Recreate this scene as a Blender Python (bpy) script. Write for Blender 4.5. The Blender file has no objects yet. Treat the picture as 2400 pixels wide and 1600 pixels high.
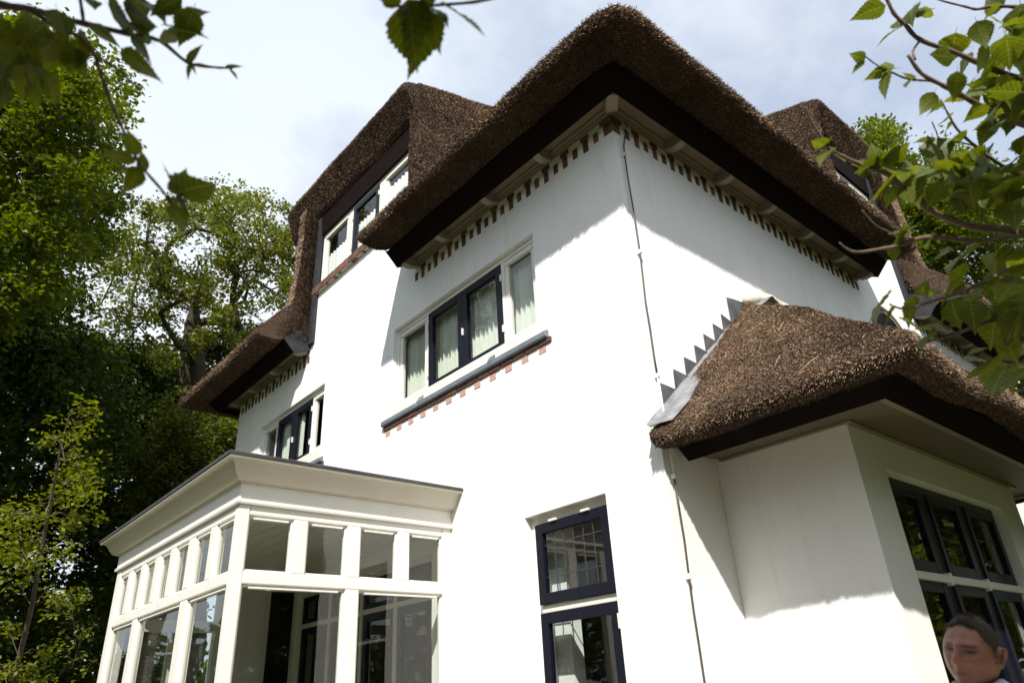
import bpy, bmesh, math, random
import numpy as np
from mathutils import Vector, Matrix

# ------------------------------------------------------------------ camera, world, sun, exposure
SC = bpy.context.scene
COL = SC.collection
F_PX = 1654.2                       # focal length in pixels of the 2400 px wide photograph
def _rot(th, ph, ro):
    f = np.array([math.cos(ph)*math.cos(th), math.cos(ph)*math.sin(th), math.sin(ph)])
    r = np.cross(f, [0, 0, 1]); r /= np.linalg.norm(r); u = np.cross(r, f)
    return np.array([math.cos(ro)*r+math.sin(ro)*u, -math.sin(ro)*r+math.cos(ro)*u, f])
CAM_M = _rot(*[math.radians(a) for a in (47.887, 26.776, -3.329)])
CAM_C = np.array([-6*math.cos(math.radians(36.045)), -6*math.sin(math.radians(36.045)), 1.6])
cd = bpy.data.cameras.new('camera'); cam = bpy.data.objects.new('camera', cd); COL.objects.link(cam)
cd.sensor_width = 36; cd.lens = 36*F_PX/2400; cd.clip_end = 4000; cd.clip_start = 0.05
r_, u_, f_ = CAM_M
cam.matrix_world = Matrix(((r_[0], u_[0], -f_[0], CAM_C[0]), (r_[1], u_[1], -f_[1], CAM_C[1]),
                           (r_[2], u_[2], -f_[2], CAM_C[2]), (0, 0, 0, 1)))
cd.dof.use_dof = True; cd.dof.focus_distance = 7.6; cd.dof.aperture_fstop = 2.8
SC.camera = cam

SUN_DIR = Vector((-0.97, -0.889, 1.333)).normalized()
SUN_EL = math.asin(SUN_DIR.z); SUN_ROT = math.atan2(SUN_DIR.x, SUN_DIR.y)
world = bpy.data.worlds.new('World'); SC.world = world; world.use_nodes = True
wt = world.node_tree; wn = wt.nodes; wn.clear()
def wnode(t, **k):
    n = wn.new(t)
    for a, b in k.items(): setattr(n, a, b)
    return n
sky = wnode('ShaderNodeTexSky', sky_type='NISHITA', sun_disc=False, sun_elevation=SUN_EL, sun_rotation=SUN_ROT % (2*math.pi))
tc = wnode('ShaderNodeTexCoord'); sep = wnode('ShaderNodeSeparateXYZ'); wt.links.new(tc.outputs['Generated'], sep.inputs[0])
ad = wnode('ShaderNodeMath', operation='ADD'); ad.inputs[1].default_value = 0.25; wt.links.new(sep.outputs[2], ad.inputs[0])
mx = wnode('ShaderNodeMath', operation='MAXIMUM'); mx.inputs[1].default_value = 0.12; wt.links.new(ad.outputs[0], mx.inputs[0])
cb = wnode('ShaderNodeCombineXYZ')
for i in (0, 1):
    dv = wnode('ShaderNodeMath', operation='DIVIDE'); wt.links.new(sep.outputs[i], dv.inputs[0]); wt.links.new(mx.outputs[0], dv.inputs[1]); wt.links.new(dv.outputs[0], cb.inputs[i])
cb.inputs[2].default_value = 5.9
nz = wnode('ShaderNodeTexNoise'); nz.inputs['Scale'].default_value = 1.6; nz.inputs['Detail'].default_value = 9; nz.inputs['Roughness'].default_value = 0.56
wt.links.new(cb.outputs[0], nz.inputs['Vector'])
rp = wnode('ShaderNodeValToRGB'); rp.color_ramp.elements[0].position = 0.36; rp.color_ramp.elements[0].color = (0.50, 0.50, 0.50, 1)
rp.color_ramp.elements[1].position = 0.54; rp.color_ramp.elements[1].color = (1, 1, 1, 1)
wt.links.new(nz.outputs[0], rp.inputs[0])
nz2 = wnode('ShaderNodeTexNoise'); nz2.inputs['Scale'].default_value = 0.9; nz2.inputs['Detail'].default_value = 4
wt.links.new(cb.outputs[0], nz2.inputs['Vector'])
rp2 = wnode('ShaderNodeValToRGB'); rp2.color_ramp.elements[0].position = 0.3; rp2.color_ramp.elements[0].color = (0.53, 0.59, 0.69, 1)
rp2.color_ramp.elements[1].position = 0.68; rp2.color_ramp.elements[1].color = (0.715, 0.735, 0.765, 1)
wt.links.new(nz2.outputs[0], rp2.inputs[0])
sc_ = wnode('ShaderNodeVectorMath', operation='SCALE'); sc_.inputs['Scale'].default_value = 10.0; wt.links.new(rp2.outputs[0], sc_.inputs[0])
mixc = wnode('ShaderNodeMix', data_type='RGBA'); wt.links.new(rp.outputs[0], mixc.inputs[0])
skb = wnode('ShaderNodeVectorMath', operation='SCALE'); skb.inputs['Scale'].default_value = 1.3; wt.links.new(sky.outputs[0], skb.inputs[0])
wt.links.new(skb.outputs[0], mixc.inputs[6]); wt.links.new(sc_.outputs[0], mixc.inputs[7])
bg = wnode('ShaderNodeBackground'); bg.inputs[1].default_value = 0.1; wt.links.new(mixc.outputs[2], bg.inputs[0])
wo = wnode('ShaderNodeOutputWorld'); wt.links.new(bg.outputs[0], wo.inputs[0])
sd = bpy.data.lights.new('sun', 'SUN'); sd.energy = 4.6; sd.angle = math.radians(0.53); sd.color = (1, 0.95, 0.87)
sun = bpy.data.objects.new('sun', sd); COL.objects.link(sun); sun.rotation_euler = SUN_DIR.to_track_quat('Z', 'Y').to_euler()
SC.view_settings.view_transform = 'Standard'; SC.view_settings.look = 'None'; SC.view_settings.gamma = 1
SC.view_settings.use_curve_mapping = False; SC.view_settings.exposure = 0.62
SC.render.engine = 'CYCLES'; SC.cycles.max_bounces = 8; SC.cycles.transparent_max_bounces = 12
SC.cycles.use_denoising = True; SC.cycles.caustics_reflective = False; SC.cycles.caustics_refractive = False

rng = np.random.default_rng(7); random.seed(7)
def ray(px, py):
    return CAM_M.T @ np.array([(px-1200)/F_PX, -(py-800)/F_PX, 1.0])
def at(px, py, depth):              # point seen at that photo pixel, depth metres along the view axis
    return Vector(CAM_C + ray(px, py)*depth)

# ------------------------------------------------------------------ materials
def mat(name):
    m = bpy.data.materials.new(name); m.use_nodes = True
    nt = m.node_tree; b = nt.nodes['Principled BSDF']
    return m, nt, b
def N(nt, t, **k):
    n = nt.nodes.new(t)
    for a, v in k.items(): setattr(n, a, v)
    return n
def noise(nt, scale, detail=4, rough=0.55, vec=None, stretch=None):
    n = N(nt, 'ShaderNodeTexNoise'); n.inputs['Scale'].default_value = scale; n.inputs['Detail'].default_value = detail; n.inputs['Roughness'].default_value = rough
    if stretch:
        t = N(nt, 'ShaderNodeTexCoord'); mp = N(nt, 'ShaderNodeMapping'); mp.inputs['Scale'].default_value = stretch
        nt.links.new(t.outputs['Object'], mp.inputs[0]); nt.links.new(mp.outputs[0], n.inputs['Vector'])
    else:
        t = N(nt, 'ShaderNodeTexCoord'); nt.links.new(t.outputs['Object'], n.inputs['Vector'])
    return n
def ramp(nt, fac, stops):
    r = N(nt, 'ShaderNodeValToRGB'); e = r.color_ramp.elements
    while len(e) < len(stops): e.new(0.5)
    for i, (p, c) in enumerate(stops): e[i].position = p; e[i].color = (*c, 1)
    nt.links.new(fac, r.inputs[0]); return r
def bump(nt, b, h, strength, dist=0.01):
    bp = N(nt, 'ShaderNodeBump'); bp.inputs['Strength'].default_value = strength; bp.inputs['Distance'].default_value = dist
    nt.links.new(h, bp.inputs['Height']); nt.links.new(bp.outputs[0], b.inputs['Normal']); return bp
def simple(name, c, rough=0.5, var=0.06, scale=9.0, bmp=0.0, bscale=60, spec=0.5, metal=0.0):
    m, nt, b = mat(name)
    n = noise(nt, scale, 5)
    lo = tuple(max(0, x*(1-var)) for x in c); hi = tuple(min(1, x*(1+var)) for x in c)
    r = ramp(nt, n.outputs[0], [(0.3, lo), (0.7, hi)])
    nt.links.new(r.outputs[0], b.inputs['Base Color'])
    b.inputs['Roughness'].default_value = rough; b.inputs['Specular IOR Level'].default_value = spec; b.inputs['Metallic'].default_value = metal
    if bmp: bump(nt, b, noise(nt, bscale, 6).outputs[0], bmp, 0.01)
    return m
M = {}
def stucco():
    m, nt, b = mat('white_stucco')
    n1 = noise(nt, 0.9, 6, 0.6); n2 = noise(nt, 2.5, 6, 0.7, stretch=(3.0, 3.0, 0.35))
    mxn = N(nt, 'ShaderNodeMath', operation='MULTIPLY'); nt.links.new(n1.outputs[0], mxn.inputs[0]); nt.links.new(n2.outputs[0], mxn.inputs[1])
    r = ramp(nt, mxn.outputs[0], [(0.12, (0.74, 0.735, 0.71)), (0.24, (0.815, 0.815, 0.80)), (0.34, (0.83, 0.83, 0.82))])
    nt.links.new(r.outputs[0], b.inputs['Base Color']); b.inputs['Roughness'].default_value = 0.85; b.inputs['Specular IOR Level'].default_value = 0.2
    nf = noise(nt, 140, 4, 0.6); nb = noise(nt, 3.2, 4)
    a = N(nt, 'ShaderNodeMath', operation='MULTIPLY_ADD'); a.inputs[1].default_value = 6.0; nt.links.new(nb.outputs[0], a.inputs[0]); nt.links.new(nf.outputs[0], a.inputs[2])
    bump(nt, b, a.outputs[0], 0.25, 0.006)
    return m
M['stucco'] = stucco()
def paint(name, c, rough=0.4):
    m, nt, b = mat(name)
    n = noise(nt, 3.0, 7, 0.65, stretch=(1, 1, 0.3))
    r = ramp(nt, n.outputs[0], [(0.3, tuple(x*0.93 for x in c)), (0.6, c)])
    nt.links.new(r.outputs[0], b.inputs['Base Color']); b.inputs['Roughness'].default_value = rough
    bump(nt, b, noise(nt, 70, 4, 0.6, stretch=(1, 1, 0.15)).outputs[0], 0.06, 0.004)
    return m
M['cream'] = paint('cream_paint', (0.77, 0.75, 0.69))
M['soffit'] = paint('soffit_paint', (0.21, 0.175, 0.105), 0.7)
M['cornice'] = paint('cornice_paint', (0.60, 0.555, 0.465), 0.5)
M['soffit_shaded'] = paint('bay_soffit_shaded_paint', (0.12, 0.10, 0.055), 0.75)  # darker than the main soffit: shade under the bay eave put into the colour
M['floor_wood'] = simple('dark_floor_boards', (0.09, 0.065, 0.045), 0.6, 0.2, 4)
M['bracket'] = paint('bracket_paint', (0.30, 0.265, 0.19), 0.6)
M['navy'] = paint('dark_sash_paint', (0.0075, 0.0085, 0.017), 0.35); M['navy'].node_tree.nodes['Principled BSDF'].inputs['Specular IOR Level'].default_value = 0.22
M['fascia'] = simple('black_fascia_paint', (0.009, 0.0055, 0.005), 0.8, 0.2, 5, 0.1, 40, spec=0.06)
M['lead'] = simple('lead_sheet', (0.20, 0.205, 0.22), 0.55, 0.35, 7, 0.25, 25)
M['lead_step'] = simple('lead_step_sheet', (0.085, 0.087, 0.095), 0.6, 0.5, 5, 0.5, 18)
M['lead_dark'] = simple('dark_lead', (0.030, 0.030, 0.036), 0.8, 0.3, 6, 0.15, 25, spec=0.2)
M['roofedge'] = simple('roof_edge_lead', (0.06, 0.06, 0.065), 0.5, 0.3, 6)
M['sill'] = simple('glazed_sill', (0.14, 0.165, 0.19), 0.35, 0.2, 8)
M['mortar'] = simple('cream_mortar', (0.66, 0.58, 0.48), 0.9, 0.12, 9, 0.4, 60)
M['cable'] = simple('cable_sheath', (0.055, 0.045, 0.042), 0.5, 0.4, 12)
M['clip'] = simple('pale_clip', (0.7, 0.68, 0.64), 0.6)
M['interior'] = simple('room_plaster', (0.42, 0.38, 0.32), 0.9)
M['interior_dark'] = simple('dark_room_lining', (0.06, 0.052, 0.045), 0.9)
M['blind'] = simple('blind_fabric', (0.66, 0.68, 0.62), 0.85, 0.05, 5)
M['net'] = simple('net_curtain', (0.82, 0.83, 0.84), 0.9, 0.06, 30)
M['came'] = simple('lead_came', (0.05, 0.05, 0.05), 0.5)
M['floor'] = simple('terrace_stone', (0.30, 0.26, 0.21), 0.8, 0.2, 2, 0.3, 30)
def brickmat():
    m, nt, b = mat('red_brick'); oi = N(nt, 'ShaderNodeObjectInfo')
    r = ramp(nt, oi.outputs['Random'], [(0.0, (0.085, 0.042, 0.030)), (0.5, (0.13, 0.062, 0.043)), (1.0, (0.19, 0.088, 0.060))])
    n = noise(nt, 45, 5); mm = N(nt, 'ShaderNodeMix', data_type='RGBA', blend_type='MULTIPLY'); mm.inputs[0].default_value = 0.6
    r2 = ramp(nt, n.outputs[0], [(0.3, (0.6, 0.6, 0.6)), (0.65, (1, 1, 1))])
    nt.links.new(r.outputs[0], mm.inputs[6]); nt.links.new(r2.outputs[0], mm.inputs[7]); nt.links.new(mm.outputs[2], b.inputs['Base Color'])
    b.inputs['Roughness'].default_value = 0.85; bump(nt, b, n.outputs[0], 0.4, 0.004); return m
M['brick'] = brickmat()
M['brick_washed'] = simple('lime_washed_brick', (0.45, 0.29, 0.24), 0.9, 0.18, 30, 0.3, 60)
def glassmat():
    m = bpy.data.materials.new('window_glass'); m.use_nodes = True; nt = m.node_tree; nt.nodes.clear()
    o = N(nt, 'ShaderNodeOutputMaterial'); mi = N(nt, 'ShaderNodeMixShader'); t = N(nt, 'ShaderNodeBsdfTransparent'); g = N(nt, 'ShaderNodeBsdfGlossy')
    t.inputs[0].default_value = (0.86, 0.90, 0.87, 1); g.inputs['Roughness'].default_value = 0.012
    lw = N(nt, 'ShaderNodeLayerWeight'); lw.inputs['Blend'].default_value = 0.5
    pw = N(nt, 'ShaderNodeMath', operation='POWER'); pw.inputs[1].default_value = 5.0; nt.links.new(lw.outputs['Facing'], pw.inputs[0])
    fr = N(nt, 'ShaderNodeMath', operation='MULTIPLY_ADD'); fr.inputs[1].default_value = 0.90; fr.inputs[2].default_value = 0.085; nt.links.new(pw.outputs[0], fr.inputs[0])
    n = noise(nt, 2.2, 2); bp = N(nt, 'ShaderNodeBump'); bp.inputs['Strength'].default_value = 0.03; bp.inputs['Distance'].default_value = 0.02
    nt.links.new(n.outputs[0], bp.inputs['Height']); nt.links.new(bp.outputs[0], g.inputs['Normal'])
    nt.links.new(fr.outputs[0], mi.inputs[0]); nt.links.new(t.outputs[0], mi.inputs[1]); nt.links.new(g.outputs[0], mi.inputs[2]); nt.links.new(mi.outputs[0], o.inputs[0])
    return m
M['glass'] = glassmat()
def thatchmat(name, stops, reeds=False):
    m, nt, b = mat(name)
    if reeds:
        at_ = N(nt, 'ShaderNodeAttribute', attribute_name='tone'); r = ramp(nt, at_.outputs['Fac'], stops)
        nl = noise(nt, 1.25, 5); rl = ramp(nt, nl.outputs[0], [(0.34, (0.62, 0.56, 0.50)), (0.5, (1.0, 0.96, 0.93)), (0.66, (1.5, 1.42, 1.34))])
    else:
        n = noise(nt, 60, 6, 0.7); r = ramp(nt, n.outputs[0], stops)
        nl = noise(nt, 1.4, 4); rl = ramp(nt, nl.outputs[0], [(0.3, (0.6, 0.58, 0.55)), (0.7, (1.1, 1.08, 1.05))])
        bump(nt, b, noise(nt, 110, 4, 0.7).outputs[0], 1.0, 0.03)
    mm = N(nt, 'ShaderNodeMix', data_type='RGBA', blend_type='MULTIPLY'); mm.inputs[0].default_value = 1
    nt.links.new(r.outputs[0], mm.inputs[6]); nt.links.new(rl.outputs[0], mm.inputs[7]); nt.links.new(mm.outputs[2], b.inputs['Base Color'])
    b.inputs['Roughness'].default_value = 0.85; b.inputs['Specular IOR Level'].default_value = 0.15
    return m
M['thatch'] = thatchmat('thatch_mass', [(0.30, (0.028, 0.019, 0.013)), (0.52, (0.10, 0.066, 0.045)), (0.72, (0.20, 0.145, 0.10))])
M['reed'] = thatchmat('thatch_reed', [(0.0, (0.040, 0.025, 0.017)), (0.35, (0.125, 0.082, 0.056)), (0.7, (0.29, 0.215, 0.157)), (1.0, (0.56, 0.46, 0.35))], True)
M['straw'] = simple('loose_straw', (0.50, 0.38, 0.22), 0.6, 0.2, 20)
def leafmat(name, c1, c2, trans=0.4, vein=False):
    m = bpy.data.materials.new(name); m.use_nodes = True; nt = m.node_tree; b = nt.nodes['Principled BSDF']; o = nt.nodes['Material Output']
    if vein: src = N(nt, 'ShaderNodeObjectInfo').outputs['Random']
    else: src = N(nt, 'ShaderNodeAttribute', attribute_name='tone').outputs['Fac']
    r = ramp(nt, src, [(0.0, c1), (1.0, c2)])
    rc = r.outputs[0]
    if vein:                                                        # pale midrib and side veins, darker blotches
        t = N(nt, 'ShaderNodeTexCoord'); sx = N(nt, 'ShaderNodeSeparateXYZ'); nt.links.new(t.outputs['Object'], sx.inputs[0])
        def ma(op, a, b_):
            q = N(nt, 'ShaderNodeMath', operation=op)
            for i, v in enumerate((a, b_)):
                if v is None: continue
                if isinstance(v, (int, float)): q.inputs[i].default_value = v
                else: nt.links.new(v, q.inputs[i])
            return q.outputs[0]
        ax = ma('ABSOLUTE', sx.outputs[0], None); ph = ma('SUBTRACT', ma('MULTIPLY', sx.outputs[1], 44.0), ma('MULTIPLY', ax, 34.0))
        side = ma('MULTIPLY', ma('GREATER_THAN', ma('SINE', ph, None), 0.86), 0.55); mid = ma('LESS_THAN', ax, 0.012)
        fac = ma('MAXIMUM', side, mid); nb_ = noise(nt, 5.0, 4)
        bl = ramp(nt, nb_.outputs[0], [(0.35, (0.72, 0.74, 0.70)), (0.65, (1.1, 1.08, 1.0))])
        m1 = N(nt, 'ShaderNodeMix', data_type='RGBA', blend_type='MULTIPLY'); m1.inputs[0].default_value = 1; nt.links.new(rc, m1.inputs[6]); nt.links.new(bl.outputs[0], m1.inputs[7])
        m2 = N(nt, 'ShaderNodeMix', data_type='RGBA'); nt.links.new(fac, m2.inputs[0]); nt.links.new(m1.outputs[2], m2.inputs[6]); m2.inputs[7].default_value = (0.17, 0.19, 0.05, 1); rc = m2.outputs[2]
    nt.links.new(rc, b.inputs['Base Color']); b.inputs['Roughness'].default_value = 0.45; b.inputs['Specular IOR Level'].default_value = 0.35
    tr = N(nt, 'ShaderNodeBsdfTranslucent'); hs = N(nt, 'ShaderNodeHueSaturation'); hs.inputs['Hue'].default_value = 0.485; hs.inputs['Saturation'].default_value = 1.15; hs.inputs['Value'].default_value = 1.7
    nt.links.new(rc, hs.inputs['Color']); nt.links.new(hs.outputs[0], tr.inputs[0])
    mi = N(nt, 'ShaderNodeMixShader'); mi.inputs[0].default_value = trans
    nt.links.new(b.outputs[0], mi.inputs[1]); nt.links.new(tr.outputs[0], mi.inputs[2]); nt.links.new(mi.outputs[0], o.inputs[0])
    return m
M['leaf_oak'] = leafmat('oak_leaves', (0.058, 0.080, 0.014), (0.165, 0.195, 0.034))
M['leaf_maple'] = leafmat('maple_leaves', (0.050, 0.080, 0.010), (0.145, 0.190, 0.022))
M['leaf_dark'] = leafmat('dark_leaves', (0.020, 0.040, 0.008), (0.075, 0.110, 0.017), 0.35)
M['leaf_sapling'] = leafmat('sapling_leaves', (0.09, 0.12, 0.014), (0.20, 0.23, 0.032), 0.45)
M['leaf_near'] = leafmat('mulberry_leaf', (0.060, 0.088, 0.010), (0.125, 0.155, 0.018), 0.42, True)
M['bark'] = simple('bark', (0.085, 0.066, 0.048), 0.9, 0.35, 14, 0.6, 40)
M['twig'] = simple('twig_bark', (0.13, 0.085, 0.06), 0.7, 0.35, 30, 0.3, 90)

# ------------------------------------------------------------------ helpers
def link(name, me, m, parent=None, kind=None):
    o = bpy.data.objects.new(name, me); COL.objects.link(o)
    if m is not None and len(me.materials) == 0: me.materials.append(m)
    if parent: o.parent = parent
    if kind: o['kind'] = kind
    return o
def mesh(name, verts, faces, m, parent=None, kind=None, smooth=False):
    me = bpy.data.meshes.new(name); me.from_pydata([tuple(v) for v in verts], [], faces); me.update()
    if smooth: me.polygons.foreach_set('use_smooth', [True]*len(me.polygons))
    return link(name, me, m, parent, kind)
def fast_mesh(name, V, Q, m, parent=None, kind=None, tone=None, k=4):
    me = bpy.data.meshes.new(name); nv = len(V); nf = len(Q)
    me.vertices.add(nv); me.vertices.foreach_set('co', np.asarray(V, np.float32).ravel())
    me.loops.add(nf*k); me.loops.foreach_set('vertex_index', np.asarray(Q, np.int32).ravel())
    me.polygons.add(nf); me.polygons.foreach_set('loop_start', np.arange(0, nf*k, k, dtype=np.int32))
    me.polygons.foreach_set('loop_total', np.full(nf, k, np.int32))
    if tone is not None:
        a = me.attributes.new('tone', 'FLOAT', 'POINT'); a.data.foreach_set('value', np.asarray(tone, np.float32))
    me.update(calc_edges=True)
    return link(name, me, m, parent, kind)
def thing(name, label, cat, loc=(0, 0, 0), group=None):
    o = bpy.data.objects.new(name, None); COL.objects.link(o); o.location = loc
    o.empty_display_size = 0.2; tag(o, label, cat, group); return o
def tag(o, label, cat, group=None):
    o['label'] = label; o['category'] = cat
    if group: o['group'] = group
    return o
def boxes(name, bl, m, parent=None, bevel=0.0):
    V = []; Fc = []
    for (x0, x1, y0, y1, z0, z1) in bl:
        x0, x1 = min(x0, x1), max(x0, x1); y0, y1 = min(y0, y1), max(y0, y1); z0, z1 = min(z0, z1), max(z0, z1)
        b = len(V); V += [(x0, y0, z0), (x1, y0, z0), (x1, y1, z0), (x0, y1, z0), (x0, y0, z1), (x1, y0, z1), (x1, y1, z1), (x0, y1, z1)]
        Fc += [(b, b+3, b+2, b+1), (b+4, b+5, b+6, b+7), (b, b+1, b+5, b+4), (b+1, b+2, b+6, b+5), (b+2, b+3, b+7, b+6), (b+3, b, b+4, b+7)]
    o = mesh(name, V, Fc, m, parent)
    if bevel:
        md = o.modifiers.new('bevel', 'BEVEL'); md.width = bevel; md.segments = 2; md.limit_method = 'ANGLE'
    return o
# a facade frame: (u along the wall, depth d outward, z up) -> world
class Face:
    def __init__(s, axis, base, out): s.axis, s.base, s.out = axis, base, out     # axis 'y': u is y, wall plane x=base
    def p(s, u, d, z): return (s.base+s.out*d, u, z) if s.axis == 'y' else (u, s.base+s.out*d, z)
    def box(s, u0, u1, z0, z1, d0, d1):
        a = s.p(u0, d0, z0); b = s.p(u1, d1, z1); return (a[0], b[0], a[1], b[1], a[2], b[2])
FL = Face('y', 0.0, -1); FR = Face('x', 0.0, -1); FB = Face('x', -1.257, -1)
def wall(name, face, us, zs, solid, thick, m, parent):
    us = sorted(set(us)); zs = sorted(set(zs)); V = {}; L = []; Fc = []
    def v(u, d, z):
        k = (round(u, 5), d, round(z, 5))
        if k not in V: V[k] = len(L); L.append(face.p(u, d, z))
        return V[k]
    S = lambda i, j: 0 <= i < len(us)-1 and 0 <= j < len(zs)-1 and solid((us[i]+us[i+1])/2, (zs[j]+zs[j+1])/2)
    t = -thick
    for i in range(len(us)-1):
        for j in range(len(zs)-1):
            if not S(i, j): continue
            a, b, c, d = us[i], us[i+1], zs[j], zs[j+1]
            Fc.append((v(a, 0, c), v(b, 0, c), v(b, 0, d), v(a, 0, d))); Fc.append((v(a, t, c), v(a, t, d), v(b, t, d), v(b, t, c)))
            if not S(i-1, j): Fc.append((v(a, 0, c), v(a, 0, d), v(a, t, d), v(a, t, c)))
            if not S(i+1, j): Fc.append((v(b, 0, c), v(b, t, c), v(b, t, d), v(b, 0, d)))
            if not S(i, j-1): Fc.append((v(a, 0, c), v(a, t, c), v(b, t, c), v(b, 0, c)))
            if not S(i, j+1): Fc.append((v(a, 0, d), v(b, 0, d), v(b, t, d), v(a, t, d)))
    o = mesh(name, L, Fc, m, parent)
    bm = bmesh.new(); bm.from_mesh(o.data); bmesh.ops.recalc_face_normals(bm, faces=bm.faces); bm.to_mesh(o.data); bm.free()
    return o
def inrect(u, z, R): return any(a < u < b and c < z < d for a, b, c, d in R)
def tube(pts, radii, n=7):
    V = []; Fc = []; pts = [Vector(p) for p in pts]
    for i, p in enumerate(pts):
        d = (pts[min(i+1, len(pts)-1)]-pts[max(i-1, 0)])
        d = d.normalized() if d.length > 1e-9 else Vector((0, 0, 1))
        a = d.orthogonal().normalized() if i == 0 else (a - d*a.dot(d)).normalized()
        b = d.cross(a)
        for k in range(n):
            t = 2*math.pi*k/n; V.append(p+(a*math.cos(t)+b*math.sin(t))*radii[i])
        if i:
            q = (i-1)*n
            for k in range(n): Fc.append((q+k, q+(k+1) % n, q+n+(k+1) % n, q+n+k))
    Fc.append(tuple(range(n))[::-1]); q = (len(pts)-1)*n; Fc.append(tuple(q+k for k in range(n)))
    return V, Fc
def tubes(name, specs, m, parent=None, n=7, smooth=True):
    V = []; Fc = []
    for pts, radii in specs:
        v, f = tube(pts, radii, n); b = len(V); V += v; Fc += [tuple(b+i for i in q) for q in f]
    return mesh(name, V, Fc, m, parent, smooth=smooth)
def extr(name, face, prof, u0, u1, m, parent, bevel=0):      # profile in (d, z), extruded along the wall
    n = len(prof); V = [face.p(u0, d, z) for d, z in prof]+[face.p(u1, d, z) for d, z in prof]
    Fc = [(i, (i+1) % n, n+(i+1) % n, n+i) for i in range(n)]+[tuple(range(n))[::-1], tuple(range(n, 2*n))]
    o = mesh(name, V, Fc, m, parent)
    bm = bmesh.new(); bm.from_mesh(o.data); bmesh.ops.recalc_face_normals(bm, faces=bm.faces); bm.to_mesh(o.data); bm.free()
    return o
def vnoise(p, s, seed=0):                       # cheap smooth pseudo noise
    x, y, z = p[0]*s, p[1]*s, p[2]*s
    return (math.sin(x*1.7+seed+1.3*math.sin(y*1.1+seed))+math.sin(y*2.1-seed*2+1.7*math.sin(z*1.3))+math.sin(z*1.9+seed*3+1.1*math.sin(x*0.9)))/3

# thatch: a closed profile swept along wall segments with mitred corners
def sweep_thatch(name, segs, prof, parent, lip=(1, 5), step=0.14, rough=0.012, warp=None, closed=True):
    """segs: list of (A_fn, B_fn): functions o -> 2D point for both ends of a straight run; prof: (o, z) list"""
    V = []; Fc = []; info = []; n = len(prof); first = True; row0 = 0; rows = []
    for si, (A, B) in enumerate(segs):
        a0 = Vector(A(prof[3][0])); b0 = Vector(B(prof[3][0])); k = max(2, int((b0-a0).length/step))
        for i in range(k+1):
            if si and i == 0: continue
            t = i/k; row = []
            for o, z in prof:
                a = Vector(A(o)); b = Vector(B(o)); q = a+(b-a)*t
                p = Vector((q.x, q.y, z))
                p += Vector((vnoise(p, 2.3, 1), vnoise(p, 2.7, 2), vnoise(p, 2.1, 3)))*rough + Vector((vnoise(p, 11, 4), vnoise(p, 12, 5), vnoise(p, 10, 6)))*rough*0.45
                if warp: p = warp(p, o)
                row.append(len(V)); V.append(p)
            if rows:
                for j in range(n if closed else n-1):
                    Fc.append((rows[-1][j], rows[-1][(j+1) % n], row[(j+1) % n], row[j])); info.append((si, j))
            rows.append(row)
    if closed:
        Fc.append(tuple(rows[0])); info.append((0, -1)); Fc.append(tuple(reversed(rows[-1]))); info.append((len(segs)-1, -1))
    o = mesh(name, V, Fc, M['thatch'], parent)
    bm = bmesh.new(); bm.from_mesh(o.data); bm.faces.ensure_lookup_table()
    lay = bm.faces.layers.int.new('pj'); ls = bm.faces.layers.int.new('sg')
    for f, (s, j) in zip(bm.faces, info): f[lay] = j; f[ls] = s
    bmesh.ops.recalc_face_normals(bm, faces=bm.faces)
    tris = []
    for f in bm.faces:
        vs = [v.co.copy() for v in f.verts]
        for q in range(1, len(vs)-1): tris.append((vs[0], vs[q], vs[q+1], f.normal.copy(), f[ls], f[lay]))
    bm.to_mesh(o.data); bm.free()
    return o, tris
def scatter_reeds(tris, dens_fn, dir_fn, L=(0.04, 0.09), W=(0.005, 0.009), sink=0.4, tone_fn=None, lip_len=1.0):
    """returns arrays of reed quads"""
    P0 = []; D = []; Ln = []; Wd = []; To = []
    for a, b, c, n, s, j in tris:
        dens = dens_fn((a+b+c)/3, n, s, j)
        if dens <= 0: continue
        area = (b-a).cross(c-a).length/2; cnt = area*dens; k = int(cnt)+(random.random() < cnt-int(cnt))
        if not k: continue
        base = dir_fn(n, s, j); tb = tone_fn(s, j) if tone_fn else 0.42; lm = lip_len if j in (3, 4, 5) else 1.0
        for _ in range(k):
            r1 = math.sqrt(random.random()); r2 = random.random()
            P0.append(tuple(a*(1-r1)+b*(r1*(1-r2))+c*(r1*r2))); d, jit = base; D.append((d.x, d.y, d.z, jit)); To.append((tb, lm))
    if not P0: return None
    P0 = np.array(P0); D = np.array(D); m = len(P0); d = D[:, :3]+rng.normal(size=(m, 3))*D[:, 3:4]; d /= np.linalg.norm(d, axis=1)[:, None]
    To = np.array(To); ln = (rng.uniform(*L, m)*np.where(rng.random(m) < 0.3, To[:, 1], 1.0))[:, None]; w = rng.uniform(*W, m)[:, None]
    side = np.cross(d, rng.normal(size=(m, 3))); side /= np.linalg.norm(side, axis=1)[:, None]+1e-9
    b0 = P0-d*ln*sink; t0 = P0+d*ln*(1-sink)
    V = np.stack([b0-side*w/2, b0+side*w/2, t0+side*w/2*0.8, t0-side*w/2*0.8], 1).reshape(-1, 3)
    tone = np.repeat(np.clip(To[:, 0]+rng.normal(0, 0.20, m)+(rng.random(m) < 0.03)*0.35, 0, 1), 4)
    Q = np.arange(m*4).reshape(-1, 4)
    return V, Q, tone
def reeds(tris, parent, dens_fn, dir_fn, **k):
    r = scatter_reeds(tris, dens_fn, dir_fn, **k)
    if r is None: return None
    return fast_mesh('reeds', r[0], r[1], M['reed'], parent, 'stuff', r[2])
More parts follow.
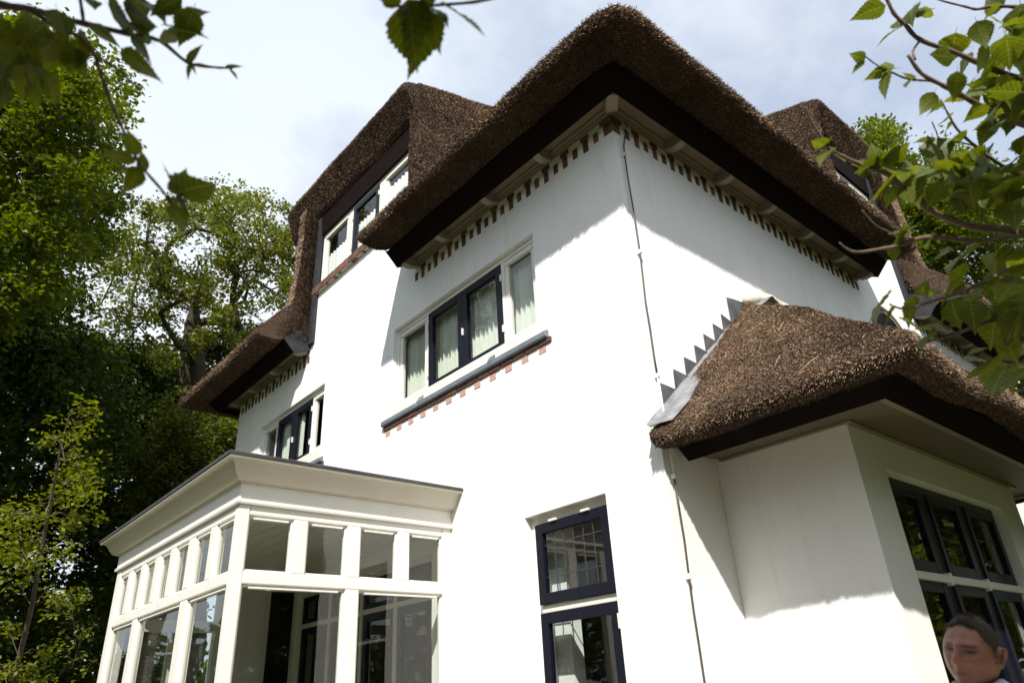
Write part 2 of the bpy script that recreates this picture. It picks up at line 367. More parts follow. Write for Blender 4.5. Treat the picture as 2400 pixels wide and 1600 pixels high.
# ------------------------------------------------------------------ ground
gm, gnt, gb = mat('lawn_ground')
gr = ramp(gnt, noise(gnt, 0.35, 8, 0.6).outputs[0], [(0.35, (0.050, 0.060, 0.020)), (0.6, (0.085, 0.095, 0.034)), (0.75, (0.14, 0.125, 0.08))])
gnt.links.new(gr.outputs[0], gb.inputs['Base Color']); gb.inputs['Roughness'].default_value = 0.95; bump(gnt, gb, noise(gnt, 25, 6).outputs[0], 0.6, 0.05)
ground = mesh('ground', [(-900, -900, 0), (900, -900, 0), (900, 900, 0), (-900, 900, 0)], [(0, 1, 2, 3)], gm); ground['kind'] = 'structure'
terrace = boxes('paved_path', [(-5.2, -0.01, -5.0, 3.0, 0.004, 0.05)], M['floor']); terrace['kind'] = 'structure'

# ------------------------------------------------------------------ house
house = thing('house', 'white rendered villa with brown thatched roofs, dark windows and black eaves', 'house')
YB, XB = 10.33, 12.2                                   # far corners of the two facades
W1 = (1.37, 4.40, 5.255, 6.50); GW = (0.69, 1.80, 0.75, 3.225); W3 = (6.53, 9.09, 5.31, 6.44); CD = (3.44, 6.92, 0.05, 3.15)
WD = (3.86, 7.05, 8.55, 9.72)
HL = [W1, GW, W3, CD]
wall('wall', FL, [0, YB, 3.86, 7.20]+[a for h in HL for a in h[:2]], [0, 7.6, 8.40]+[a for h in HL for a in h[2:]],
     lambda u, z: not inrect(u, z, HL) and (z < 7.6 or 3.86 < u < 7.20), 0.3, M['stucco'], house)
wall('wall', FR, [0.3, XB, 5.95, 7.95], [0, 7.6, 8.55], lambda u, z: (z < 7.6 or 5.95 < u < 7.95), 0.3, M['stucco'], house)
boxes('wall', [(0.301, XB, YB-0.3, YB-0.001, 0, 7.6), (XB-0.3, XB-0.001, 0.301, YB-0.301, 0, 7.6)], M['stucco'], house)
BW = (1.32, 4.15, 0.75, 3.15)
wall('bay_wall', FB, [0.80, 4.75, BW[0], BW[1]], [0, 3.55, BW[2], BW[3]], lambda u, z: not inrect(u, z, [BW]), 0.25, M['stucco'], house)
boxes('bay_wall', [(0.801, 1.05, -1.006, -0.002, 0, 3.55)], M['stucco'], house); boxes('bay_wall', [(4.5, 4.749, -1.006, -0.002, 0, 3.55)], M['stucco'], house)
# rooms behind the windows, so that glass looks into something
def room(x0, x1, y0, y1, z0, z1, m=None):
    o = boxes('room_lining', [(x0, x1, y0, y1, z0, z1)], m or M['interior'], house)
    bm = bmesh.new(); bm.from_mesh(o.data)
    return o, bm
def room_open(x0, x1, y0, y1, z0, z1, side, m=None):
    o, bm = room(x0, x1, y0, y1, z0, z1, m)
    for f in list(bm.faces):
        c = f.calc_center_median()
        if (side == 'x-' and abs(c.x-x0) < 1e-4) or (side == 'y-' and abs(c.y-y0) < 1e-4): bm.faces.remove(f)
    bm.to_mesh(o.data); bm.free(); return o
room_open(0.302, 3.6, 0.9, 4.9, 4.2, 6.75, 'x-')
room_open(0.302, 3.4, 0.45, 3.2, 0.1, 3.42, 'x-', M['interior'])
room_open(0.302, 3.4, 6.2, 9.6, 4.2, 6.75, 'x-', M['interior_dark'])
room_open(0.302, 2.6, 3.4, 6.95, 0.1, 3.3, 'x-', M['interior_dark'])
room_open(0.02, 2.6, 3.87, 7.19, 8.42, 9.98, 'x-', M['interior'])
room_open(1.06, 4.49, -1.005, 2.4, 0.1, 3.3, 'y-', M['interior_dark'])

# --- eaves: fascia, soffit, moulding, brackets, frieze bricks
BRICKS = {}
def brick_mesh(w, d, h):
    k = (round(w, 3), round(d, 3), round(h, 3))
    if k not in BRICKS:
        o = boxes('brick', [(-w/2, w/2, -d/2, d/2, -h/2, h/2)], M['brick']); me = o.data; bpy.data.objects.remove(o)
        bm = bmesh.new(); bm.from_mesh(me); bmesh.ops.bevel(bm, geom=bm.edges[:], offset=0.004, segments=1, affect='EDGES'); bm.to_mesh(me); bm.free()
        BRICKS[k] = me
    return BRICKS[k]
def brick(face, u, z, w, h, parent, proud=0.008, depth=0.05, m=None):
    me = brick_mesh(w, depth, h) if face.axis == 'x' else brick_mesh(depth, w, h)
    o = bpy.data.objects.new('brick', me); COL.objects.link(o); o.parent = parent
    o.location = face.p(u+random.uniform(-.004, .004), proud-depth/2+random.uniform(-.002, .002), z+random.uniform(-.003, .003))
    o.rotation_euler = (0, 0, random.uniform(-.01, .01)) if True else (0, 0, 0)
    if m: o.material_slots[0].link = 'OBJECT'; o.material_slots[0].material = m
    return o
def eave_frieze(face, u0, u1, first_T, lab=None):
    pitch = 0.1625; u = u0; k = 0
    while u < u1:
        if (k % 2 == 0) == first_T:
            brick(face, u, 7.247, 0.132, 0.064, house); brick(face, u, 7.128, 0.078, 0.166, house)
        else:
            brick(face, u, 7.135, 0.074, 0.132, house)
        u += pitch; k += 1
eave_frieze(FL, 0.245, 3.86, False); eave_frieze(FR, 0.245, 5.88, False)
eave_frieze(FL, 7.24, 10.2, False); eave_frieze(FR, 8.0, 11.6, False)
for f_ in (FL, FR):
    brick(f_, 0.085, 7.247, 0.17, 0.064, house, 0.012, 0.06); brick(f_, 0.06, 7.135, 0.12, 0.15, house, 0.012, 0.06)
MOULD = [(0.0, 7.286), (0.025, 7.286), (0.025, 7.30), (0.045, 7.308), (0.045, 7.325), (0.07, 7.335), (0.08, 7.35), (0.08, 7.36), (0, 7.36)]
FASC = [(0.31, 7.19), (0.495, 7.39), (0.475, 7.408), (0.29, 7.208)]
SOFF = [(0.0, 7.362), (0.46, 7.362), (0.46, 7.385), (0.0, 7.385)]
def mitred(name, prof, segs, m, dz=0.0):
    n = len(prof); V = []; Fc = []; prev = None; first = None
    for A, B in segs:
        for fn in (A, B):
            row = []
            for o, z in prof:
                q = fn(o); row.append(len(V)); V.append((q[0], q[1], z+dz))
            if fn is B: Fc += [(prev[i], prev[(i+1) % n], row[(i+1) % n], row[i]) for i in range(n)]
            if first is None: first = row
            prev = row
    Fc.append(tuple(first)); Fc.append(tuple(reversed(prev)))
    o = mesh(name, V, Fc, m, house); bm = bmesh.new(); bm.from_mesh(o.data); bmesh.ops.remove_doubles(bm, verts=bm.verts, dist=1e-5); bmesh.ops.recalc_face_normals(bm, faces=bm.faces); bm.to_mesh(o.data); bm.free()
    return o
S_MAIN = [(lambda o: (-o, 3.85), lambda o: (-o, -o)), (lambda o: (-o, -o), lambda o: (5.88, -o))]
S_LEFT = [(lambda o: (-o, 7.22), lambda o: (-o, YB+o)), (lambda o: (-o, YB+o), lambda o: (9.0, YB+o))]
S_RIGHT = [(lambda o: (7.97, -o), lambda o: (XB+o, -o)), (lambda o: (XB+o, -o), lambda o: (XB+o, 8.0))]
for S in (S_MAIN, S_LEFT, S_RIGHT):
    mitred('fascia', FASC, S, M['fascia']); mitred('soffit', SOFF, S, M['soffit']); mitred('moulding', MOULD, S, M['soffit'])
def bracket(face, u):
    prof = [(0.02, 7.36), (0.02, 7.272)]
    for k in range(9):
        t = k/8; prof.append((0.02+0.28*t, 7.272-0.055*math.sin(math.pi*min(1, t*0.9))))
    prof += [(0.345, 7.295), (0.40, 7.36)]
    return extr('bracket', face, prof, u-0.05, u+0.05, M['bracket'], house)
for u in (0.95, 1.95, 2.95, 3.78): bracket(FL, u)
for u in (0.95, 1.95, 2.95, 3.95, 4.95, 5.80): bracket(FR, u)
for u in (7.30, 8.30, 9.30, 10.2): bracket(FL, u)
for u in (8.05, 9.05, 10.05, 11.05): bracket(FR, u)
cbk = boxes('bracket', [(-0.07, 0.07, -0.13, 0.13, 7.215, 7.36)], M['bracket'], house, 0.02); cbk.rotation_euler.z = math.radians(-45); cbk.location = (-0.17, -0.17, 0)
# lead end caps where the far eaves stop against the dormer walls
for face, u in ((FL, 7.195), (FR, 7.945)):
    extr('lead_cap', face, [(0.004, 7.30), (0.30, 7.185), (0.50, 7.40), (0.32, 7.62), (0.004, 7.72)], u, u+0.02, M['lead_dark'], house)
for u in (3.875,): extr('lead_cap', FL, [(0.004, 7.37), (0.3, 7.2), (0.5, 7.40), (0.1, 7.7), (0.004, 7.7)], u-0.02, u-0.001, M['fascia'], house)
extr('lead_cap', FR, [(0.004, 7.37), (0.3, 7.2), (0.5, 7.40), (0.1, 7.7), (0.004, 7.7)], 5.881, 5.90, M['fascia'], house)

# --- main thatch
TAN = 1.11
PROF = [(0.38, 7.50), (0.497, 7.405), (0.66, 7.35), (0.925, 7.365), (0.965, 7.405), (0.955, 7.475), (0.885, 7.585), (0.6, 7.94), (0.2, 8.385), (-0.5, 9.16), (-1.5, 10.27), (-3.0, 11.94),
        (-3.0, 11.45), (-1.5, 9.78), (0.1, 8.0)]
OUTS = {'L': Vector((-1, 0, 0)), 'R': Vector((0, -1, 0)), 'B': Vector((0, 1, 0)), 'X': Vector((1, 0, 0))}
def dirs(keys, pitch=48):
    c, s = math.cos(math.radians(pitch)), math.sin(math.radians(pitch))
    D = [OUTS[k]*c+Vector((0, 0, -s)) for k in keys]
    def fn(n, s, j):
        if j in (1, 2): return (D[s]*0.95+n*0.15).normalized(), 0.15
        if j in (3, 4, 5): return (D[s]*0.6+n*0.5).normalized(), 0.28
        return (D[s]*0.9+n*0.35).normalized(), 0.2
    return fn
def dens_main(c, n, s, j):
    if j in (1, 2): return 8000
    if j in (3, 4, 5): return 9500
    if j in (6, 7): return 4000
    if j == -1: return 1500
    return 0
for nm, S, kk in (('main_roof', S_MAIN, ('L', 'R')), ('far_left_roof', S_LEFT, ('L', 'B')), ('far_right_roof', S_RIGHT, ('R', 'X'))):
    def round_hip(p, o, nm=nm):                                     # the thatcher rounds the hip corner off
        if nm == 'main_roof' and o > -0.6:
            k = max(0.0, 1-abs(p.x-p.y)/0.3)*min(1, max(0, (o-0.3)/0.4))
            if p.z > 7.6: k = max(k, max(0.0, 1-abs(p.x-p.y)/0.3)*min(1, (o+0.6)/0.8))
            p += Vector((0.05, 0.05, -0.055))*k
        return p
    o, tr = sweep_thatch('thatch_roof', S, PROF, house, warp=round_hip)
    sc = 1.0 if nm == 'main_roof' else 0.55
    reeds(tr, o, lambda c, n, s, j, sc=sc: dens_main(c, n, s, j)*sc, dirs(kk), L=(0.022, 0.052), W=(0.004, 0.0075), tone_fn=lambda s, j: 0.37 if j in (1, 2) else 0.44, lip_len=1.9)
# upper roof above the dormers
mesh('thatch_roof', [(3, 3, 11.93), (9.2, 3, 11.93), (9.2, 7.33, 11.93), (3, 7.33, 11.93), (5.17, 5.17, 14.3), (7.03, 5.17, 14.3)],
     [(0, 1, 5, 4), (1, 2, 5), (2, 3, 4, 5), (3, 0, 4), (3, 2, 1, 0)], M['thatch'], house)

# --- dormers
def slab(name, pts, face, u0, u1, parent, sub=0.16, rough=0.02):
    """thatch slab: polygon pts in (d, z) extruded along the wall u0..u1"""
    o = extr(name, face, pts, u0, u1, M['thatch'], parent)
    bm = bmesh.new(); bm.from_mesh(o.data); bmesh.ops.triangulate(bm, faces=[f for f in bm.faces if len(f.verts) > 4])
    for _ in range(5):
        es = [e for e in bm.edges if e.calc_length() > sub*1.6]
        if not es: break
        bmesh.ops.subdivide_edges(bm, edges=es, cuts=1, use_grid_fill=True)
    bmesh.ops.triangulate(bm, faces=bm.faces[:])
    for v in bm.verts:
        p = v.co; v.co = p+Vector((vnoise(p, 2.3, 1), vnoise(p, 2.7, 2), vnoise(p, 2.1, 3)))*rough+Vector((vnoise(p, 9, 4), vnoise(p, 9, 5), vnoise(p, 9, 6)))*rough*0.5
    bmesh.ops.recalc_face_normals(bm, faces=bm.faces); tr = []
    for f in bm.faces: a, b, c = [v.co.copy() for v in f.verts]; tr.append((a, b, c, f.normal.copy(), 0, 0))
    bm.to_mesh(o.data); bm.free(); return o, tr
def dormer(face, key, w0, w1, zt, near_cheek, roof0, roof1, flank_w):
    """window runs w0..w1; near cheek towards the villa's corner at near_cheek; far flank beyond w1"""
    dz = zt-10.15; out = OUTS[key]
    prof = [(0.02, zt+0.10), (0.05, zt), (0.12, zt+0.10), (0.22, zt+0.36), (0.31, zt+0.58), (0.29, zt+0.66), (0.2, zt+0.72), (-0.6, zt+0.95), (-1.8, zt+1.32), (-3.3, zt+1.78), (-3.3, zt+1.5), (-1.0, zt+0.5)]
    S = [((lambda o: (-o, roof0)), (lambda o: (-o, roof1)))] if face.axis == 'y' else [((lambda o: (roof0, -o)), (lambda o: (roof1, -o)))]
    def warp(p, o):
        u = p.y if face.axis == 'y' else p.x
        p.z -= 0.10*max(0, (u-(roof1-0.5))/0.5)**2+0.10*max(0, (roof0+0.22-u)/0.22)**2*(1 if o > 0 else 0.6)
        return p
    o, tr = sweep_thatch('dormer_roof', S, prof, house, step=0.12, warp=warp)
    D = out*0.93+Vector((0, 0, -0.36))
    def dn(c, n, s, j): return 6500 if j in (1, 2, 3) else 6000 if j in (4, 5, 6) else 2000 if j in (-1,) else 600 if j == 7 else 0
    def df(n, s, j): return ((D*0.9+n*0.2).normalized(), 0.25) if j in (1, 2, 3) else ((D*0.5+n*0.6).normalized(), 0.4)
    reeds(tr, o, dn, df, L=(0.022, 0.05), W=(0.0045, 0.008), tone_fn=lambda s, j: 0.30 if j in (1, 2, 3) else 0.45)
    # dark board under the thatch and the jamb boards
    extr('lintel_board', face, [(0.0, WT := zt-0.44), (0.03, WT), (0.06, zt+0.01), (0.02, zt+0.03), (0, zt+0.03)], w0, w1+0.16, M['fascia'], house)
    boxes('jamb_board', [face.box(w1+0.005, w1+0.15, 7.40, zt-0.005, 0.0, 0.065)], M['lead_dark'], house)
    # near cheek
    c0, c1 = near_cheek
    o2, tr2 = slab('dormer_cheek', [(0.165, 7.9), (0.165, zt+0.52), (-3.0, zt+1.45), (-3.0, zt+0.9), (-0.2, 7.9)], face, c0, c1, house)
    inw = -1 if c0 < c1 else 1
    cdir = Vector((0, -0.5, -0.55)) if face.axis == 'y' else Vector((-0.5, 0, -0.55))
    reeds(tr2, o2, lambda c, n, s, j: 4200, lambda n, s, j: ((cdir*0.7+n*0.6).normalized(), 0.35), L=(0.03, 0.06), W=(0.005, 0.009), tone_fn=lambda s, j: 0.55)
    # far flank: stands forward of the window, widens to the eave below
    f0 = w1+0.16; prof_rows = [(7.45, 0.72, 1.05), (7.75, 0.60, 0.95), (8.05, 0.44, 0.80), (8.4, 0.34, 0.66), (9.0, 0.29, 0.58), (zt-0.3, 0.28, 0.55), (zt+0.25, 0.27, 0.55)]
    V = []; Fc = []; k = None; info = []
    for z, d, w in prof_rows:
        w *= flank_w
        ring = [(f0, -0.05), (f0, d*0.5), (f0+0.03, d*0.9), (f0+0.10, d), (f0+w*0.55, d*0.98), (f0+w*0.85, d*0.8), (f0+w, d*0.35), (f0+w*1.02, -0.25), (f0+0.2, -0.3)]
        row = [];
        for u, dd in ring:
            p = Vector(face.p(u, dd, z)); p += Vector((vnoise(p, 3, 1), vnoise(p, 3, 2), 0))*0.015; row.append(len(V)); V.append(p)
        if k:
            for i in range(len(row)): Fc.append((k[i], k[(i+1) % len(row)], row[(i+1) % len(row)], row[i])); info.append(i)
        k = row
    Fc.append(tuple(range(9))); Fc.append(tuple(reversed(k)))
    o3 = mesh('dormer_flank', V, Fc, M['thatch'], house); bm = bmesh.new(); bm.from_mesh(o3.data); bmesh.ops.recalc_face_normals(bm, faces=bm.faces); tr3 = []
    bm.faces.ensure_lookup_table()
    for fi, f in enumerate(bm.faces):
        vs = [v.co.copy() for v in f.verts]
        if fi < len(info):
            for q in range(1, len(vs)-1): tr3.append((vs[0], vs[q], vs[q+1], f.normal.copy(), 0, info[fi]))
    bm.to_mesh(o3.data); bm.free()
    side = Vector((0, -1, 0)) if face.axis == 'y' else Vector((-1, 0, 0))
    def fd(n, s, j):
        if j in (0, 1, 2): return (side*0.75+out*0.35+Vector((0, 0, -0.25))).normalized(), 0.16
        return (Vector((0, 0, -0.8))+n*0.45).normalized(), 0.25
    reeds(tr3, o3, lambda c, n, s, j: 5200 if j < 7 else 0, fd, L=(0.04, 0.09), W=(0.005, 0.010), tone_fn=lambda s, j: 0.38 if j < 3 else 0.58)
dormer(FL, 'L', WD[0], WD[1], 10.14, (3.56, 3.81), 3.70, 8.15, 0.95)
dormer(FR, 'R', 5.98, 7.85, 10.36, (5.62, 5.93), 5.80, 9.25, 1.4)
# brick sill under the dormer window: one soldier brick after another
u = WD[0]+0.05
while u < WD[1]+0.14:
    brick(FL, u, 8.475, 0.078, 0.145, house, 0.075, 0.16); u += 0.0905
extr('sill_bed', FL, [(0.0, 8.40), (0.06, 8.402), (0.06, 8.54), (-0.2, 8.545), (-0.2, 8.40)], WD[0]+0.01, WD[1]+0.145, M['mortar'], house)
# ------------------------------------------------------------------ windows
def rect_frame(face, u0, u1, z0, z1, w, d0, d1, wt=None, wb=None):
    wt = wt or w; wb = wb or w
    return [face.box(u0, u0+w, z0, z1, d0, d1), face.box(u1-w, u1, z0, z1, d0, d1),
            face.box(u0+w, u1-w, z1-wt, z1, d0+.001, d1-.001), face.box(u0+w, u1-w, z0, z0+wb, d0+.001, d1-.001)]
def pane(face, u0, u1, z0, z1, d, parent):
    V = [face.p(u0, d, z0), face.p(u1, d, z0), face.p(u1, d, z1), face.p(u0, d, z1), face.p(u0, d-.006, z0), face.p(u1, d-.006, z0), face.p(u1, d-.006, z1), face.p(u0, d-.006, z1)]
    return mesh('pane', V[:4], [(0, 3, 2, 1) if face.axis == 'y' else (0, 1, 2, 3)], M['glass'], parent)
def window_part(loc, label):
    o = bpy.data.objects.new('window', None); COL.objects.link(o); o.parent = house; o['label'] = label; o.empty_display_size = .1; return o
def sash(face, u0, u1, z0, z1, w, d, m, parent, depth=0.055, proud=0.0, wb=None):
    boxes('sash', rect_frame(face, u0, u1, z0, z1, w, d-depth, d+proud, wb=wb), m, parent, 0.006)
    pane(face, u0+w-.005, u1-w+.005, z0+w-.005, z1-w+.005, d-depth*0.5, parent)
def vent(face, u0, u1, z, d, parent):
    boxes('vent', [face.box(u0, u1, z, z+0.05, d, d+0.018), face.box(u0+.01, u1-.01, z-0.012, z-0.001, d, d+0.006)], M['cream'], parent, 0.004)
def triple_window(face, rect, L, Dk, R, label, d=-0.075, middle='navy'):
    """L, R: outer fixed lights (u0,u1); Dk: list of sash spans between them"""
    u0, u1, z0, z1 = rect; w = window_part(None, label)
    bars = [face.box(u0, u1, z1-0.06, z1, d-.08, d+.012), face.box(u0, u1, z0, z0+0.045, d-.08, d+.02),
            face.box(u0, u0+0.05, z0+.045, z1-.06, d-.08, d+.011), face.box(u1-0.05, u1, z0+.045, z1-.06, d-.08, d+.011)]
    ed = sorted([R, L]+Dk)
    for (a, b), (c, e) in zip(ed[:-1], ed[1:]):
        if c-b > 0.02: bars.append(face.box(b, c, z0+.045, z1-.06, d-.08, d+.010))
    boxes('frame', bars, M['cream'], w, 0.006)
    for s_ in (L, R):
        if s_ is None: continue
        sash(face, s_[0], s_[1], z0+.045, z1-.06, 0.075, d-.002, M['cream'], w)
        vent(face, s_[0]+0.03, s_[1]-0.03, z1-.14, d+.0, w)
    for s_ in Dk:
        sash(face, s_[0]+.003, s_[1]-.003, z0+.02, z1-.075, 0.098, d+.022, M[middle], w, 0.06)
        # hinges
    a, b = Dk[0][0], Dk[-1][1]
    for zz in (z0+.22, z1-.32): boxes('hinge', [face.box(a-.02, a+.004, zz, zz+.09, d+.012, d+.034), face.box(b-.004, b+.02, zz, zz+.09, d+.012, d+.034)], M['cream'], w)
    if len(Dk) > 1:
        boxes('handle', [face.box(Dk[0][1]-.03, Dk[0][1]-.012, (z0+z1)/2-.12, (z0+z1)/2-.02, d+.022, d+.05)], M['clip'], w, 0.004)
    return w
w1 = triple_window(FL, W1, (3.64, 4.345), [(2.04, 2.832), (2.832, 3.60)], (1.425, 1.985), 'wide first-floor window with black casements between cream side lights')
w3 = triple_window(FL, W3, (8.46, 9.03), [(7.06, 7.74), (7.74, 8.42)], (6.585, 7.02), 'dark first-floor window above the conservatory roof')
wd = triple_window(FL, WD, (6.09, 6.99), [(5.02, 5.90)], (3.92, 4.84), 'dormer window of three lights under the thatch', d=-0.03)
wdr = triple_window(FR, (5.98, 7.85, 8.75, 9.92), (7.05, 7.78), [(6.7, 7.0)], (6.05, 6.65), 'dormer window on the right-hand facade', d=-0.03)
def sill(face, u0, u1, zt, parent):
    e = extr('sill', face, [(-0.08, zt), (0.0, zt-0.005), (0.055, zt-0.03), (0.06, zt-0.095), (0.04, zt-0.105), (0.0, zt-0.10), (-0.08, zt-.1)], u0, u1, M['sill'], parent)
    md = e.modifiers.new('bevel', 'BEVEL'); md.width = 0.008; md.segments = 2
for (rect, w, uu) in ((W1, w1, (1.24, 4.60)), (W3, w3, (6.40, 9.22))):
    sill(FL, uu[0], uu[1], 5.155, w)
    boxes('sub_sill', [FL.box(rect[0]+.003, rect[1]-.003, 5.15, rect[2]+.02, -.09, 0.012)], M['cream'], w, .005)
    for t in (0.28, 0.72):
        uj = uu[0]+(uu[1]-uu[0])*t
        extr('sill_joint', FL, [(0.0, 5.15), (0.0, 5.21), (0.02, 5.20), (0.058, 5.13), (0.058, 5.10)], uj-.05, uj+.05, M['sill'], w)
    u = uu[0]+0.06
    while u < uu[1]-.04:
        brick(FL, u, 5.022, 0.2, 0.062, house, 0.022, 0.07); u += 0.212
    n = 12
    for k in range(n): brick(FL, uu[0]+0.11+(uu[1]-uu[0]-.22)*k/(n-1), 4.943, 0.118, 0.088, house, 0.006, 0.05, M['brick_washed'])
# vertical blinds behind the wide window
vb = thing('vertical_blind', 'pale green-grey vertical slat blind behind the wide first-floor window', 'blind', (0.22, 2.9, 5.3))
slat = None; u = 1.46
while u < 4.32:
    if slat is None:
        V = []; nseg = 6
        for k in range(nseg+1):
            t = k/nseg-0.5; V += [(0.012*(0.25-t*t)*4, t*0.105, -0.62), (0.012*(0.25-t*t)*4, t*0.105, 0.50)]
        o = mesh('slat', V, [(2*k, 2*k+2, 2*k+3, 2*k+1) for k in range(nseg)], M['blind'], vb, smooth=True); slat = o.data
    else:
        o = bpy.data.objects.new('slat', slat); COL.objects.link(o); o.parent = vb
    o.location = (random.uniform(-.01, .01), u-2.9, 0.57+random.uniform(-.012, .012)); o.rotation_euler.z = math.radians(random.gauss(34, 6)); u += 0.088
boxes('head_rail', [(0.0, 0.05, -1.46, 1.44, 1.09, 1.14)], M['blind'], vb)
# net curtains in the dormer
def curtain(name, lab, face, u0, u1, z0, z1, d, m, amp=0.02, wl=0.11):
    n = int((u1-u0)/0.02); V = []
    for k in range(n+1):
        uu = u0+(u1-u0)*k/n; dd = d+amp*math.sin(uu*2*math.pi/wl)
        for z in (z0-0.02*abs(math.sin(uu*9)), (z0+z1)/2, z1): V.append(face.p(uu, dd, z))
    Fc = []
    for k in range(n):
        for j in (0, 1): Fc.append((3*k+j, 3*k+3+j, 3*k+4+j, 3*k+1+j))
    return tag(mesh(name, V, Fc, m, None, smooth=True), lab, 'curtain')
curtain('net_curtain', 'white net curtain in the right light of the left dormer window', FL, 3.98, 4.84, 8.60, 9.45, -0.10, M['net'])
curtain('net_curtain', 'white net curtain in the middle sash of the left dormer window', FL, 5.05, 5.88, 8.60, 9.30, -0.10, M['net'])
curtain('net_curtain', 'white net curtain in the left light of the left dormer window', FL, 6.12, 6.98, 8.60, 9.22, -0.10, M['net'])
curtain('curtain', 'pale curtain at the left side of the small dark first-floor window', FL, 8.1, 8.4, 5.35, 6.4, -0.16, M['blind'])
curtain('curtain', 'pale curtain in the middle of the small dark first-floor window', FL, 7.55, 7.72, 5.35, 6.4, -0.16, M['blind'])
# tall ground-floor window with leaded upper light
gw = window_part(None, 'tall ground-floor window with black frames and leaded upper light')
boxes('frame', [FL.box(1.695, 1.80, .75, 3.225, -.17, -.085), FL.box(.69, .712, .75, 3.225, -.17, -.086), FL.box(.712, 1.695, 3.135, 3.225, -.17, -.087),
                FL.box(.712, 1.695, 2.305, 2.375, -.17, -.062), FL.box(.712, 1.695, .75, .82, -.17, -.087)], M['cream'], gw, .005)
sash(FL, .714, 1.693, 2.378, 3.132, .098, -.03, M['navy'], gw, .06)
sash(FL, .714, 1.693, .82, 2.302, .098, -.03, M['navy'], gw, .06)
for a in (.98, 1.42): boxes('hinge', [FL.box(a-.05, a+.05, 3.125, 3.145, -.03, -.005)], M['cream'], gw)
boxes('hinge', [FL.box(.695, .716, 2.08, 2.2, -.03, -.005)], M['cream'], gw)
cm = [FL.box(.81, 1.60, z-.004, z+.004, -.066, -.056) for z in (2.62, 2.92)]+[FL.box(u-.0035, u+.0035, 2.47, 3.04, -.0675, -.0575) for u in (.94, 1.07, 1.20, 1.33, 1.46)]
boxes('lead_came', cm, M['came'], gw)
tag(boxes('curtain', [(0.35, 0.5, 1.62, 1.9, 0.3, 3.3)], M['net']), 'white curtain drawn to the left inside the tall ground-floor window', 'curtain')
# a second lit opening seen inside that room

# bay window
bw = window_part(None, 'dark bay window with leaded upper lights and cream transom')
bars = []
for a, b in ((1.32, 1.40), (2.12, 2.30), (3.05, 3.23), (4.07, 4.15)): bars.append(FB.box(a, b, .75, 3.15, -.19, -.10))
bars += [FB.box(1.40, 4.07, 3.08, 3.149, -.189, -.101)]
boxes('frame', bars, M['navy'], bw, .005)
tb = boxes('transom', [FB.box(1.325, 4.145, 2.29, 2.355, -.19, -.06)]+[FB.box(u-.03, u+.03, 2.27, 2.375, -.19, -.055) for u in (2.21, 3.14)], M['cream'], bw, .006)
for a, b in ((1.40, 2.12), (2.30, 3.05), (3.23, 4.07)):
    sash(FB, a+.002, b-.002, 2.36, 3.078, .075, -.085, M['navy'], bw, .06, wb=.1)
    sash(FB, a+.002, b-.002, .78, 2.285, .085, -.085, M['navy'], bw, .06)
    n = 6; cm = [FB.box(a+.07, b-.07, z-.004, z+.004, -.125, -.117) for z in (2.58, 2.78, 2.93)]
    cm += [FB.box(a+(b-a)*k/n-.0035, a+(b-a)*k/n+.0035, 2.45, 3.0, -.1265, -.1185) for k in range(1, n)]
    boxes('lead_came', cm, M['came'], bw)
# round-headed blind windows on the right-hand facade
def round_window(uc, zc, r, label):
    w = window_part(None, label)
    for nm, r0, r1, d, m in (('arch_moulding', r-0.05, r, 0.035, M['soffit']), ('arch_moulding', r-0.12, r-0.06, 0.022, M['soffit']), ('pane', 0.0, r-0.13, 0.008, M['navy'])):
        V = []; Fc = []; n = 28
        for k in range(n+1):
            a = math.pi*k/n; c, s_ = math.cos(a), math.sin(a)
            V += [FR.p(uc+r0*c, 0.002, zc+r0*s_), FR.p(uc+r1*c, 0.002, zc+r1*s_), FR.p(uc+r1*c, d, zc+r1*s_), FR.p(uc+r0*c, d, zc+r0*s_)]
        for k in range(n):
            for j in range(4): Fc.append((4*k+j, 4*k+(j+1) % 4, 4*k+4+(j+1) % 4, 4*k+4+j))
        mesh(nm, V, Fc, m, w)
round_window(6.60, 6.28, 0.72, 'round-headed window behind the bay roof')

# ------------------------------------------------------------------ bay: soffit, fascia, thatch, flashing
BX0, BX1, BY = 0.80, 4.75, -1.257
S_BAY = [(lambda o: (BX0-o, -0.02), lambda o: (BX0-o, BY-o)), (lambda o: (BX0-o, BY-o), lambda o: (BX1+o, BY-o)), (lambda o: (BX1+o, BY-o), lambda o: (BX1+o, -0.02))]
S_BAYF = [(lambda o: (BX0-o, -0.06), lambda o: (BX0-o, BY-o)), S_BAY[1], (lambda o: (BX1+o, BY-o), lambda o: (BX1+o, -0.06))]
mitred('fascia', [(0.52, 3.365), (0.68, 3.50), (0.66, 3.525), (0.50, 3.39)], S_BAYF, M['fascia'])
mitred('soffit', [(0.0, 3.465), (0.57, 3.425), (0.57, 3.45), (0.0, 3.49)], S_BAYF, M['soffit_shaded'])
mitred('soffit_batten', [(0.0, 3.44), (0.05, 3.44), (0.05, 3.462), (0.0, 3.464)], S_BAYF, M['soffit'])
mitred('soffit_batten', [(0.43, 3.405), (0.515, 3.40), (0.515, 3.428), (0.43, 3.432)], S_BAYF, M['soffit'])
SLB = 0.857
PB = [(0.55, 3.60), (0.68, 3.51), (0.76, 3.455), (0.90, 3.44), (0.965, 3.50), (0.955, 3.57), (0.88, 3.66)]
for o_ in (0.7, 0.45, 0.2, -0.1, -0.4, -0.7, -1.0, -1.2): PB.append((o_, 3.66+SLB*(0.88-o_)))
PB += [(-1.2, 5.1), (-0.3, 4.3)]
